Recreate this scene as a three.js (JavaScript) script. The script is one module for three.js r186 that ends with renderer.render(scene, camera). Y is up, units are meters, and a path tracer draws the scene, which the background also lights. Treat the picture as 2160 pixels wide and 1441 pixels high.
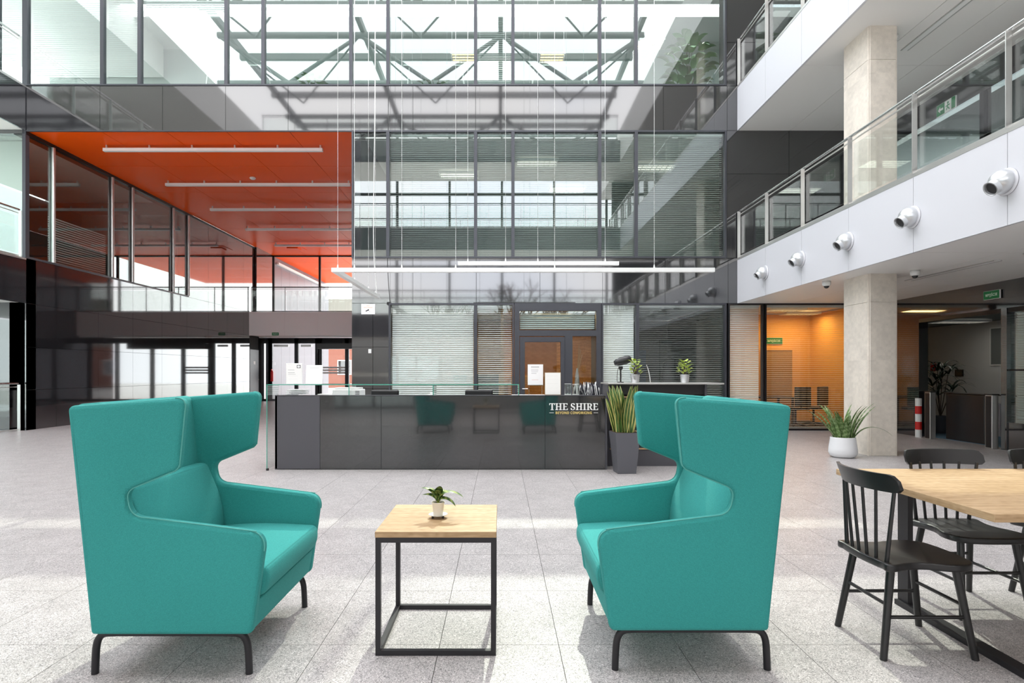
import * as THREE from 'three';
import { mergeGeometries, toCreasedNormals } from 'three/addons/utils/BufferGeometryUtils.js';
import { RoundedBoxGeometry } from 'three/addons/geometries/RoundedBoxGeometry.js';
import { TextGeometry } from 'three/addons/geometries/TextGeometry.js';
import { FontLoader } from 'three/addons/loaders/FontLoader.js';
import { RectAreaLightUniformsLib } from 'three/addons/lights/RectAreaLightUniformsLib.js';

// ------------------------------------------------------------------ camera, sky, sun, exposure
RectAreaLightUniformsLib.init();
const scene = new THREE.Scene();
const renderer = new THREE.WebGLRenderer({ antialias: true });
renderer.toneMapping = THREE.LinearToneMapping;
renderer.toneMappingExposure = 0.85;
renderer.shadowMap.enabled = true;

const camera = new THREE.PerspectiveCamera(59.92, 2160 / 1441, 0.1, 400);
camera.position.set(0, 1.4, 0);
camera.lookAt(0, 1.4, -10);
camera.setViewOffset(2160, 1441, 25, -64.5, 2160, 1441);      // shifted lens: verticals stay vertical

const SKY = 6.3, SUN = 5.2;
{ // bright broken cloud, the same all round
  const W = 512, H = 256, data = new Float32Array(W * H * 4);
  const h3 = (x, y, z) => { const s = Math.sin(x * 127.1 + y * 311.7 + z * 74.7) * 43758.5453; return s - Math.floor(s); };
  const sm = (t) => t * t * (3 - 2 * t), L = (a, b, t) => a + (b - a) * t;
  const n3 = (x, y, z) => { const i = Math.floor(x), j = Math.floor(y), k = Math.floor(z), u = sm(x - i), v = sm(y - j), w = sm(z - k);
    return L(L(L(h3(i, j, k), h3(i + 1, j, k), u), L(h3(i, j + 1, k), h3(i + 1, j + 1, k), u), v), L(L(h3(i, j, k + 1), h3(i + 1, j, k + 1), u), L(h3(i, j + 1, k + 1), h3(i + 1, j + 1, k + 1), u), v), w); };
  for (let r = 0; r < H; r++) for (let c = 0; c < W; c++) {
    const up = ((r + 0.5) / H - 0.5) * Math.PI, a = (c + 0.5) / W * 2 * Math.PI, x = Math.cos(a) * Math.cos(up), y = Math.sin(up), z = Math.sin(a) * Math.cos(up);
    let s = 0, f = 3, m = 0.5; for (let o = 0; o < 4; o++, f *= 2.1, m *= 0.5) s += m * n3(x * f + 9, y * f * 1.6 + 9, z * f + 9);
    const k = sm(Math.min(1, Math.max(0, (s - 0.25) / 0.4)));
    data.set([L(0.87, 1.0, k), L(0.91, 0.985, k), L(1.0, 0.985, k), 1], (r * W + c) * 4);
  }
  const t = new THREE.DataTexture(data, W, H, THREE.RGBAFormat, THREE.FloatType);
  t.mapping = THREE.EquirectangularReflectionMapping; t.magFilter = THREE.LinearFilter; t.needsUpdate = true;
  scene.background = t; scene.backgroundIntensity = SKY;
}
const sun = new THREE.DirectionalLight(new THREE.Color().setRGB(1.0, 0.93, 0.82), SUN);
sun.position.set(2.4, 24, -27); sun.target.position.set(0, 0, -3);   // high, from beyond the facade
sun.castShadow = true; sun.shadow.radius = .8;
Object.assign(sun.shadow.camera, { left: -30, right: 30, top: 30, bottom: -30, near: 1, far: 90 });
sun.shadow.mapSize.set(4096, 4096);
scene.add(sun, sun.target);

// ------------------------------------------------------------------ helpers
let seed = 7;
const rnd = () => { seed = (seed * 1664525 + 1013904223) >>> 0; return seed / 4294967296; };
const rr = (a, b) => a + (b - a) * rnd();
const V = (x, y, z) => new THREE.Vector3(x, y, z);
const used = new Map();
const numbered = (n) => { const k = used.get(n) ?? 0; used.set(n, k + 1); return k ? n + '_' + String(k).padStart(3, '0') : n; };
function tag(o, label, category, group, kind) { o.userData = { label, category }; if (group) o.userData.group = group; if (kind) o.userData.kind = kind; return o; }
function thing(name, label, category, pos = [0, 0, 0], turn = 0, group, kind) {
  const o = new THREE.Group(); o.name = numbered(name); o.position.set(...pos); o.rotation.y = turn; scene.add(o);
  return tag(o, label, category, group, kind);
}
const struct = (name, label, category) => thing(name, label, category, [0, 0, 0], 0, undefined, 'structure');
function metreUV(g, s) {          // texture coordinates in metres, from the face each triangle points to
  const p = g.attributes.position, n = g.attributes.normal, uv = new Float32Array(p.count * 2);
  for (let i = 0; i < p.count; i++) {
    const ax = Math.abs(n.getX(i)), ay = Math.abs(n.getY(i)), az = Math.abs(n.getZ(i));
    let u, v; if (ay >= ax && ay >= az) { u = p.getX(i); v = p.getZ(i); } else if (ax >= az) { u = p.getZ(i); v = p.getY(i); } else { u = p.getX(i); v = p.getY(i); }
    uv[i * 2] = u / s; uv[i * 2 + 1] = v / s;
  }
  g.setAttribute('uv', new THREE.BufferAttribute(uv, 2)); return g;
}
function merge(list) {
  list = (Array.isArray(list) ? list : [list]).filter(Boolean);
  const col = list.every((g) => g.attributes.color);
  const prep = list.map((g) => { const k = g.index ? g.toNonIndexed() : g.clone(); for (const a of Object.keys(k.attributes)) if (!['position', 'normal', 'uv'].includes(a) && !(col && a === 'color')) k.deleteAttribute(a);
    if (!k.attributes.normal) k.computeVertexNormals(); if (!k.attributes.uv) k.setAttribute('uv', new THREE.BufferAttribute(new Float32Array(k.attributes.position.count * 2), 2)); k.morphAttributes = {}; return k; });
  return prep.length > 1 ? mergeGeometries(prep, false) : prep[0];
}
function mesh(g, m) { const o = new THREE.Mesh(g, m); o.castShadow = o.receiveShadow = true; return o; }
function part(parent, name, geos, m, label, kind) {
  let g = merge(geos); if (m.userData.metre) metreUV(g, m.userData.metre);
  const o = mesh(g, m); o.name = name; parent.add(o);
  if (label) o.userData.label = label; if (kind) o.userData.kind = kind; return o;
}
function single(name, geos, m, label, category, pos = [0, 0, 0], turn = 0, group, kind) {
  let g = merge(geos); if (m.userData.metre) metreUV(g, m.userData.metre);
  const o = mesh(g, m); o.name = numbered(name); o.position.set(...pos); o.rotation.y = turn; scene.add(o); return tag(o, label, category, group, kind);
}
const bx = (x0, x1, y0, y1, z0, z1) => new THREE.BoxGeometry(x1 - x0, y1 - y0, z1 - z0).translate((x0 + x1) / 2, (y0 + y1) / 2, (z0 + z1) / 2);
const bc = (w, h, d, x, y, z) => new THREE.BoxGeometry(w, h, d).translate(x, y, z);
const rb = (w, h, d, r, x = 0, y = 0, z = 0, s = 2) => new RoundedBoxGeometry(w, h, d, s, r).translate(x, y, z);
const cyl = (r0, r1, h, x, y, z, s = 20, open = false) => new THREE.CylinderGeometry(r1, r0, h, s, 1, open).translate(x, y + h / 2, z);  // r0 at the bottom
function rod(a, b, r0, r1 = r0, s = 10) {
  const d = new THREE.Vector3().subVectors(b, a), g = new THREE.CylinderGeometry(r1, r0, d.length(), s);
  return g.applyQuaternion(new THREE.Quaternion().setFromUnitVectors(V(0, 1, 0), d.clone().normalize())).translate((a.x + b.x) / 2, (a.y + b.y) / 2, (a.z + b.z) / 2);
}
const tube = (pts, r, n = 40, s = 8, closed = false) => new THREE.TubeGeometry(new THREE.CatmullRomCurve3(pts, closed, 'catmullrom', 0.5), n, r, s, closed);
const lathe = (pts, s = 32) => new THREE.LatheGeometry(pts.map(([x, y]) => new THREE.Vector2(x, y)), s);
const sheet = (w, h) => new THREE.PlaneGeometry(w, h);
// bordered pieces laid side by side: shared boxes
const boxes = new Map();
function piece(parent, name, x0, x1, y0, y1, z0, z1, m, gap = 0.004, axis = 'xy') {
  const gx = axis.includes('x') ? gap : 0, gy = axis.includes('y') ? gap : 0, gz = axis.includes('z') ? gap : 0;
  const w = x1 - x0 - gx, h = y1 - y0 - gy, d = z1 - z0 - gz, key = [w, h, d].map((v) => v.toFixed(3)).join() + (m.userData.metre ?? '');
  if (!boxes.has(key)) { const g = new THREE.BoxGeometry(w, h, d); boxes.set(key, m.userData.metre ? metreUV(g, m.userData.metre) : g); }
  const o = mesh(boxes.get(key), m); o.name = name; o.position.set((x0 + x1) / 2, (y0 + y1) / 2, (z0 + z1) / 2); parent.add(o); return o;
}
// ------------------------------------------------------------------ textures
function dataTex(w, h, f, srgb = true) {
  const d = new Uint8Array(w * h * 4);
  for (let y = 0; y < h; y++) for (let x = 0; x < w; x++) { const c = f(x, y); d.set([c[0], c[1], c[2], 255].map((v) => Math.max(0, Math.min(255, v))), (y * w + x) * 4); }
  const t = new THREE.DataTexture(d, w, h, THREE.RGBAFormat); t.wrapS = t.wrapT = THREE.RepeatWrapping; t.magFilter = THREE.LinearFilter; t.minFilter = THREE.LinearMipmapLinearFilter; t.generateMipmaps = true;
  if (srgb) t.colorSpace = THREE.SRGBColorSpace; t.needsUpdate = true; return t;
}
function noiseField(n, cells, s0) {             // tiling value noise
  const g = new Float32Array(cells * cells); let s = s0 >>> 0; for (let i = 0; i < g.length; i++) { s = (s * 1664525 + 1013904223) >>> 0; g[i] = s / 4294967296; }
  const out = new Float32Array(n * n), q = (t) => t * t * (3 - 2 * t);
  for (let y = 0; y < n; y++) for (let x = 0; x < n; x++) {
    const fx = x / n * cells, fy = y / n * cells, i = Math.floor(fx), j = Math.floor(fy), u = q(fx - i), v = q(fy - j), a = g[(j % cells) * cells + i % cells], b = g[(j % cells) * cells + (i + 1) % cells], c = g[((j + 1) % cells) * cells + i % cells], d = g[((j + 1) % cells) * cells + (i + 1) % cells];
    out[y * n + x] = (a + (b - a) * u) * (1 - v) + (c + (d - c) * u) * v;
  }
  return out;
}
const N = 1024, nfA = noiseField(N, 8, 11), nfB = noiseField(N, 32, 23), nfC = noiseField(N, 160, 31), nfD = noiseField(N, 340, 47), nfE = noiseField(N, 512, 53);
const terrazzo = dataTex(N, N, (x, y) => { const i = y * N + x, b = 176 + 10 * (nfA[i] - .5) + 10 * (nfB[i] - .5), g = nfD[i], e = nfC[i]; let v = b + (g > .72 ? 34 : g < .27 ? -52 : 0) + (e > .8 ? 18 : e < .2 ? -26 : 0) + (nfE[i] - .5) * 30; return [v * 1.0, v * .972, v * .968]; });
const granite = dataTex(512, 512, (x, y) => { const i = (y * 2) * N + x * 2, g = nfE[i]; const v = 30 + (g > .84 ? 26 : 0) + nfB[i] * 6; return [v, v, v * 1.03]; });
const concrete = dataTex(N, N, (x, y) => { const i = y * N + x, s = nfA[(y >> 1) * N + x] * 16 + nfB[i] * 12 + nfC[i] * 9 + (nfE[i] > .9 && nfC[i] > .7 ? -40 : 0); const v = 202 + s; return [v, v * .958, v * .9]; });
const woodA = noiseField(N, 4, 91), woodB = noiseField(N, 64, 17);
const oak = dataTex(N, 512, (x, y) => { const i = (y * 2 % N) * N + (x >> 3), j = (y % N) * N + (x >> 2), w = woodA[(y * 2 % N) * N + x], line = Math.sin((y + w * 30) * .16 + nfB[i] * 5) * 7 + (nfC[j] - .5) * 22 + (nfD[(y * 2 % N) * N + (x >> 4)] - .5) * 18 + (w - .5) * 18; const v = line; return [214 + v, 183 + v * 1.05, 142 + v * 1.15]; });
const weave = dataTex(256, 256, (x, y) => { const a = ((x >> 2) + (y >> 2)) & 1, f = a ? (x & 3) : (y & 3), v = 90 + (f === 1 || f === 2 ? 90 : 0) + nfE[y * N + x] * 70; return [v, v, v]; }, false);
const cloth = dataTex(512, 512, (x, y) => { const i = y * N + x, v = (nfE[i] - .5) * 26 + (nfC[i] - .5) * 16; return [49 + v * .7, 149 + v, 144 + v]; });

// ------------------------------------------------------------------ materials
const std = (o) => new THREE.MeshStandardMaterial(o), phy = (o) => new THREE.MeshPhysicalMaterial(o), lin = (r, g, b) => new THREE.Color().setRGB(r, g, b);
const metre = (m, s) => { m.userData.metre = s; return m; };
const M = {
  floor: metre(std({ map: terrazzo, roughness: .34, bumpMap: terrazzo, bumpScale: .0002 }), 1.1),
  floorBase: std({ color: lin(.22, .215, .21), roughness: .9 }),
  black: phy({ color: lin(.017, .017, .019), roughness: .05, ior: 1.9, clearcoat: 1, clearcoatRoughness: .03 }),
  blackGranite: metre(phy({ map: granite, roughness: .09, ior: 1.6, clearcoat: 1, clearcoatRoughness: .04 }), .7),
  joint: std({ color: lin(.01, .01, .01), roughness: .9 }),
  frame: std({ color: lin(.062, .064, .075), roughness: .38, metalness: .35 }),
  frameBlack: std({ color: lin(.012, .012, .014), roughness: .4, metalness: .2 }),
  glass: phy({ color: lin(.88, .94, .92), transmission: 1, roughness: 0, ior: 1.95, thickness: 0 }),
  glassLow: phy({ color: lin(.96, .985, .975), transmission: 1, roughness: 0, ior: 1.55, thickness: 0 }),
  glassDark: phy({ color: lin(.55, .6, .59), transmission: 1, roughness: 0, ior: 1.8, thickness: 0 }),
  glassClear: phy({ color: lin(.95, .97, .96), transmission: 1, roughness: 0, ior: 1.5, thickness: 0 }),
  glassEdge: phy({ color: lin(.12, .52, .40), roughness: .15, transmission: .35, ior: 1.5, thickness: 0 }),
  white: std({ color: lin(.62, .62, .65), roughness: .38 }),
  whiteSoft: std({ color: lin(.93, .91, .91), roughness: .6 }),
  soffit: std({ color: lin(.84, .82, .79), roughness: .45 }),
  orange: phy({ color: lin(.98, .105, .001), roughness: .4, specularIntensity: .2 }),
  steel: std({ color: lin(.72, .72, .71), roughness: .22, metalness: 1 }),
  steelSatin: std({ color: lin(.62, .61, .59), roughness: .38, metalness: .9 }),
  silver: phy({ color: lin(.6, .61, .62), roughness: .3, metalness: .75, clearcoat: .4 }),
  roofSteel: std({ color: lin(.16, .165, .17), roughness: .5, metalness: .2 }),
  greyPaint: std({ color: lin(.08, .078, .09), roughness: .42 }),
  blackSteel: std({ color: lin(.022, .021, .024), roughness: .42, metalness: .3 }),
  blackWood: phy({ color: lin(.012, .0115, .012), roughness: .36, clearcoat: .2, clearcoatRoughness: .3 }),
  oak: metre(std({ map: oak, color: lin(.64, .6, .55), roughness: .5 }), 1.0),
  concrete: metre(std({ map: concrete, roughness: .8, bumpMap: concrete, bumpScale: .002 }), 1.6),
  teal: metre(phy({ map: cloth, roughness: .92, bumpMap: weave, bumpScale: .0012, sheen: .2, sheenColor: lin(.3, .75, .68), sheenRoughness: .5 }), .16),
  tealPipe: std({ color: lin(.09, .38, .34), roughness: .8 }),
  blind: std({ color: lin(.9, .91, .9), roughness: .5, side: THREE.DoubleSide }),
  paper: std({ color: lin(.88, .88, .87), roughness: .7 }),
  plasticWhite: std({ color: lin(.8, .8, .78), roughness: .35 }),
  plasticBlack: std({ color: lin(.015, .015, .016), roughness: .35 }),
  wallPale: std({ color: lin(.62, .62, .58), roughness: .8 }),
  wallDim: std({ color: lin(.17, .185, .18), roughness: .8 }),
  wallGreen: std({ color: lin(.36, .42, .40), roughness: .85 }),
  amber: std({ color: lin(.74, .40, .11), roughness: .75 }),
  tan: metre(std({ map: oak, color: lin(.9, .72, .5), roughness: .7 }), 1.4),
  carpet: std({ color: lin(.12, .13, .14), roughness: .95 }),
  carpetBlue: std({ color: lin(.11, .2, .28), roughness: .95 }),
  lilac: std({ color: lin(.17, .165, .19), roughness: .35, metalness: .25 }),
  ceiling: std({ color: lin(.7, .7, .68), roughness: .8 }),
  lampOff: std({ color: lin(.82, .82, .8), roughness: .4 }),
  green: std({ color: lin(.0, .30, .11), roughness: .5 }),
  red: std({ color: lin(.62, .015, .012), roughness: .45 }),
  soil: std({ color: lin(.05, .03, .018), roughness: 1 }),
  leaf: std({ vertexColors: true, roughness: .42, side: THREE.DoubleSide }),
  pot: std({ color: lin(.11, .11, .125), roughness: .48 }),
  potWhite: metre(std({ color: lin(.74, .74, .75), roughness: .75, bumpMap: concrete, bumpScale: .003 }), .5),
  facadePale: std({ color: lin(.22, .2, .175), roughness: .9 }),
  facadePink: std({ color: lin(.26, .1, .07), roughness: .9 }),
  paving: std({ color: lin(.66, .65, .63), roughness: .95 }),
  bark: std({ color: lin(.09, .06, .045), roughness: 1 }),
};
const FONT = 'fonts/droid/';
const serifBold = await new FontLoader().loadAsync(FONT + 'droid_serif_bold.typeface.json');
const sansBold = await new FontLoader().loadAsync(FONT + 'droid_sans_bold.typeface.json');
function text(str, font, size, width, depth) {       // fitted to a width, centred on its base line
  const g = new TextGeometry(str, { font, size, depth, curveSegments: 5 }); g.computeBoundingBox(); const b = g.boundingBox;
  return g.translate(-(b.min.x + b.max.x) / 2, 0, 0).scale(width / (b.max.x - b.min.x), 1, 1);
}

// ================================================================== LARGE STRUCTURE
const ZB = -14.2, XR = 5.68, XL = -11.36, XP = -3.556;      // main facade, gallery edges, passage side
const L1a = 3.05, L1 = 4.13, L2a = 7.19, L2 = 8.26, L3a = 11.35, L3 = 12.4;

// ---- floor: slabs of speckled terrazzo, 0.61 x 0.75 m
{
  const f = struct('floor', 'light grey speckled terrazzo floor of the atrium', 'floor');
  part(f, 'screed', bx(-18, 14, -.30, -.022, -29.6, 6), M.floorBase);
  const tw = .61, td = .75, tiles = [];
  for (let i = -29; i < 22; i++) for (let k = -14; k < 39; k++) {
    const x = -.31 + i * tw, z = -3.79 - k * td, w = x + tw / 2; if (x < -17.9 || x + tw > 13.9 || z < -29.5 || z + td > 6) continue;
    const d = -(z + td / 2), s = w / Math.max(.5, d); tiles.push({ x, z, d, inView: d > 2.5 && s > -.9 && s < .93 });
  }
  const near = tiles.filter((t) => t.inView).sort((a, b) => a.d - b.d).slice(0, 300), set = new Set(near), rest = [];
  const variants = [0, 1, 2, 3].map((k) => { const g = new THREE.BoxGeometry(tw - .003, .02, td - .003); metreUV(g, 1.1); const uv = g.attributes.uv; for (let i = 0; i < uv.count; i++) uv.setXY(i, uv.getX(i) + k * .37, uv.getY(i) + k * .61); return g; });
  near.forEach((t, n) => { const o = mesh(variants[(n * 7 + Math.floor(t.d * 3)) % 4], M.floor); o.name = 'tile'; o.position.set(t.x + tw / 2, -.01, t.z + td / 2); f.add(o); });
  for (const t of tiles) if (!set.has(t)) rest.push(bc(tw - .003, .02, td - .003, t.x + tw / 2, -.01, t.z + td / 2));
  part(f, 'tiles', rest, M.floor, 'floor tiles farther away', 'stuff');
}
// ---- ground outside
single('ground', [bx(-80, 80, -.5, -.31, -90, -29.6), bx(-80, 80, -.5, -.31, 6, 80)], M.paving, 'grey paving outside the building', 'paving', [0, 0, 0], 0, undefined, 'structure');

// ---- main facade: black stone bands and end walls
{
  const w = struct('wall_back', 'main facade with bands of polished black stone panels', 'wall');
  const zf = ZB, zb = ZB - .03;
  part(w, 'backing', [bx(XP, XR, L1a, L1, ZB - .4, zb), bx(XL, XR, L2a, L2, ZB - .4, zb), bx(XP, -2.67, 0, L1a, ZB - .4, zb), bx(XR - .284, 9.1, L1, L2a, ZB - .4, zb), bx(XR - .284, 9.1, L2, L3, ZB - .4, zb), bx(XL, XR, 12.3, 12.75, ZB - .3, zb), bx(XR, 9.1, L1a, L1, ZB - .4, zb), bx(XR, 9.1, L2a, L2, ZB - .4, zb)], M.joint);
  const s1 = [XP, -2.09, -.57, .954, 2.454, 3.953, 5.464, XR], s2 = [XL, -9.59, -8.09, -6.58, -5.08, -3.567, -2.09, -.59, .909, 2.41, 3.91, 5.44, XR];
  for (let i = 0; i + 1 < s1.length; i++) piece(w, 'stone_panel', s1[i], s1[i + 1], L1a, L1, zb, zf, M.black, .008);
  for (let i = 0; i + 1 < s2.length; i++) piece(w, 'stone_panel', s2[i], s2[i + 1], L2a, L2, zb, zf, M.black, .008);
  for (const [a, b] of [[XP, -3.05], [-3.05, -2.67]]) for (const [c, d] of [[0, 1], [1, 2.0], [2.0, L1a]]) piece(w, 'stone_panel', a, b, c, d, zb, zf, M.black, .008);
  for (const [c, d] of [[L1, 6.15], [6.15, L2a], [L2, 9.3], [9.3, L3]]) for (const [a, b] of [[5.43, 6.92], [6.92, 8.43], [8.43, 9.1]]) piece(w, 'stone_panel', a, b, c, d, zb, zf, M.black, .008);
  part(w, 'head_rail', bx(XL, XR, 12.3, 12.7, zb, zf), M.frame);
}
// slabs behind the facade: floors of the offices
{
  const s = struct('trim_1', 'concrete floor slabs of the offices behind the facade', 'floor slab');
  part(s, 'slab', [bx(XP, 13, L1a + .02, L1 - .02, -20.4, ZB - .4)], M.ceiling);
  part(s, 'slab', [bx(XL - 4, 13, L2a + .02, L2 - .02, -20.4, ZB - .4)], M.ceiling);
  part(s, 'slab', [bx(XP, 13, L2 - .02, L2, -20.4, ZB - .36), bx(XL - 4, XP, L2 - .02, L2, -20.4, ZB - .36)], M.carpet);
  part(s, 'slab', [bx(XP, 13, L1 - .02, L1, -20.4, ZB - .36)], M.carpet);
  part(s, 'slab', [bx(XP, 13, -.3, 0, -20.4, ZB - .02)], M.carpet);
}
// roof over the upper offices: solid strips with rooflights between them
{
  const r = struct('ceiling', 'flat roof strips with rooflights above the upper offices', 'roof');
  part(r, 'roof_strip', bx(XL - 5, 14, L3, L3 + .3, -26, -18.35), M.ceiling);
  part(r, 'roof_strip', bx(XL - 5, 14, L3, L3 + .3, -17.72, -16.75), M.ceiling);
}
// back walls of the offices
[['wall_4', 'rear wall of the middle storey office', [XP, 13, L1, L2a, -20.4, -20.2], M.wallGreen], ['wall_5', 'rear wall of the top storey office', [XL - 4, 13, L2, L3, -20.4, -20.2], M.wallGreen],
 ['wall_6', 'tan timber rear wall of the ground floor office', [XP, 3.0, 0, L1a, -19.4, -19.2], M.tan], ['wall_7', 'rear wall of the dark ground floor office', [3.0, 5.45, 0, L1a, -19.4, -19.2], M.wallDim], ['wall_8', 'amber rear wall of the meeting room', [5.53, 8.9, 0, L1a, -17.2, -17.0], M.amber],
 ['wall_9', 'partition beside the dark ground floor office', [2.95, 3.1, 0, L1a, -19.2, ZB - .2], M.wallDim], ['wall_10', 'amber partition left of the meeting room', [5.48, 5.53, 0, L1a, -19.2, ZB - .2], M.amber], ['wall_18', 'dark partition right of the dark office', [5.42, 5.475, 0, L1a, -19.2, ZB - .2], M.wallDim], ['wall_11', 'amber partition right of the meeting room', [8.9, 9.05, 0, L1a, -19.2, ZB - .2], M.amber],
 ['wall_12', 'timber partition left of the office door', [.02, .1, 0, L1a, -19.2, -15.4], M.tan], ['wall_13', 'black side wall of the passage', [XP + .02, XP + .2, 0, L2a, -29.4, ZB - .04], M.black], ['wall_14', 'end wall of the upper offices', [8.95, 9.1, L1, L3, -20.2, ZB - .4], M.wallDim],
].forEach(([n, label, b, m]) => single(n, bx(...b), m, label, 'wall', [0, 0, 0], 0, undefined, 'structure'));

// ---- windows: frame, pane and venetian blind
let wn = 0;
function slats(x0, x1, y0, y1, z, pitch, tilt, width = .044) {
  const out = [], n = Math.floor((y1 - y0) / pitch);
  for (let i = 0; i < n; i++) out.push(new THREE.BoxGeometry(x1 - x0, .0025, width).rotateX(tilt).translate((x0 + x1) / 2, y1 - (i + .5) * pitch, z));
  return out;
}
function windowBay(x0, x1, y0, y1, z, o) {
  const g = thing('window_' + (++wn), o.label, 'window', [0, 0, 0], 0, undefined, 'structure'), f = o.f ?? .038, zz = z;
  part(g, 'window_frame', [bx(x0, x0 + f, y0, y1, zz - .1, zz + .02), bx(x1 - f, x1, y0, y1, zz - .1, zz + .02), bx(x0 + f, x1 - f, y0, y0 + f, zz - .1, zz + .02), bx(x0 + f, x1 - f, y1 - f, y1, zz - .1, zz + .02)], o.frame ?? M.frame);
  part(g, 'pane', bx(x0 + f, x1 - f, y0 + f, y1 - f, zz - .05, zz - .038), o.glass ?? M.glass);
  if (o.blind) {
    const [from, pitch, tilt] = o.blind;     // how far down it hangs, slat pitch, slat tilt
    part(g, 'blind_slats', slats(x0 + f + .02, x1 - f - .02, y0 + f + .02 + from * (y1 - y0), y1 - f - .05, zz - .16, pitch, tilt), M.blind, undefined, 'stuff');
    part(g, 'blind_rails', [bx(x0 + f + .01, x1 - f - .01, y1 - f - .05, y1 - f, zz - .19, zz - .13), bx(x0 + f + .02, x1 - f - .02, y0 + f + .005 + from * (y1 - y0), y0 + f + .02 + from * (y1 - y0), zz - .18, zz - .14)], M.blind);
  }
  return g;
}
const ORD = ['first', 'second', 'third', 'fourth', 'fifth', 'sixth', 'seventh', 'eighth', 'ninth', 'tenth', 'eleventh', 'twelfth'];
{
  const xs2 = [XL, -9.54, -8.645, -6.566, -5.68, -3.578, -2.69, -.59, .307, 2.386, 3.26, 5.42];
  const b2 = { 0: [0, .05, .25], 1: [.06, .05, .3], 2: [.42, .05, .15], 7: [0, .05, .55] };
  for (let i = 0; i + 1 < xs2.length; i++) windowBay(xs2[i], xs2[i + 1], L2, 12.3, ZB, { label: `${xs2[i + 1] - xs2[i] > 1.5 ? 'wide' : 'narrow'} top storey window mirroring the roof, ${ORD[i]} from the left`, blind: b2[i] });
  const xs1 = [XP, -2.69, -.59, .307, 2.386, 3.26, 5.42];
  for (let i = 0; i + 1 < xs1.length; i++) windowBay(xs1[i], xs1[i + 1], L1, L2a, ZB, { label: `${xs1[i + 1] - xs1[i] > 1.5 ? 'wide' : 'narrow'} middle storey office window above the desk, ${ORD[i]} from the left`, blind: i ? [0, .05, [.0, .16, .16, .12, .3, .12][i]] : undefined });
  windowBay(-2.67, -.59, 0, L1a, ZB, { label: 'ground floor window with white blind down, left of the narrow one', blind: [.0, .046, .95], glass: M.glassLow });
  windowBay(-.59, .33, 0, L1a, ZB, { label: 'narrow ground floor window with half-open blind, left of the office door', blind: [0, .05, .42], glass: M.glassLow });
  windowBay(2.43, 3.29, 0, L1a, ZB, { label: 'narrow ground floor window with pale blind, right of the office door', blind: [0, .046, 1.1], glass: M.glassLow });
  windowBay(3.29, 5.42, 0, L1a, ZB, { label: 'dark ground floor window behind the small plants on the bar', blind: [0, .05, .06], glass: M.glassLow });
  windowBay(5.46, 6.32, 0, L1a, ZB, { label: 'narrow ground floor window with bluish blind beside the amber room', blind: [0, .046, .85], frame: M.frameBlack, glass: M.glassLow });
  windowBay(6.34, 8.95, 0, L1a, ZB, { label: 'ground floor window looking into the amber lit meeting room', blind: [0, .05, .1], frame: M.frameBlack, glass: M.glassClear });
}
// office door with transom and side light
{
  const d = thing('door_1', 'dark framed glass office door with transom behind the desk', 'door', [0, 0, ZB], 0, undefined, 'structure');
  const x0 = .34, x1 = 2.42, zf = [-.12, .03];
  part(d, 'door_frame', [bx(x0, x0 + .12, 0, L1a, ...zf), bx(x1 - .12, x1, 0, L1a, ...zf), bx(x0 + .12, x1 - .12, 2.87, L1a, ...zf), bx(x0 + .12, x1 - .12, 2.26, 2.4, ...zf), bx(1.55, 1.73, 0, 2.26, ...zf)], M.frame);
  const leaf = part(d, 'door_leaf', [bx(x0 + .13, x0 + .25, .01, 2.24, -.09, .05), bx(1.45, 1.545, .01, 2.24, -.09, .05), bx(x0 + .25, 1.45, 2.12, 2.24, -.09, .05), bx(x0 + .25, 1.45, .01, .14, -.09, .05)], M.frame);
  part(leaf, 'pane', bx(x0 + .25, 1.45, .14, 2.12, -.03, -.02), M.glassClear);
  part(leaf, 'handle', [rod(V(.53, 1.0, .05), V(.53, 1.0, .1), .012), rod(V(.53, 1.0, .1), V(.66, 1.0, .1), .011)], M.steel);
  part(d, 'side_light', bx(1.73, x1 - .12, .12, 2.26, -.05, -.04), M.glassClear);
  part(d, 'side_sill', bx(1.73, x1 - .12, 0, .12, ...zf), M.frame);
  part(d, 'transom', bx(x0 + .12, x1 - .12, 2.4, 2.87, -.05, -.04), M.glass);
  part(d, 'blind_slats', slats(x0 + .14, x1 - .14, 2.42, 2.85, -.13, .046, .85), M.blind, undefined, 'stuff');
}
// ---- passage: orange soffit
{
  const c = struct('trim_2', 'glossy orange panelled soffit over the passage', 'soffit');
  part(c, 'backing', [bx(XL, XP, L2a + .02, L2a + .12, -37.6, ZB - .42)], M.joint);
  const xs = [XL, -9.59, -8.04, -6.59, -5.07, XP], zs = [ZB - .032, -16.64]; while (zs[zs.length - 1] > -37) zs.push(zs[zs.length - 1] - 2.44);
  for (let i = 0; i + 1 < xs.length; i++) for (let k = 0; k + 1 < zs.length; k++) piece(c, 'orange_panel', xs[i], xs[i + 1], L2a - .005, L2a + .02, zs[k + 1], zs[k], M.orange, .012, 'xz');
  part(c, 'edge_strip', bx(XL, XP, L2a - .025, L2a - .002, ZB - .03, ZB + .012), M.frame);
}
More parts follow.
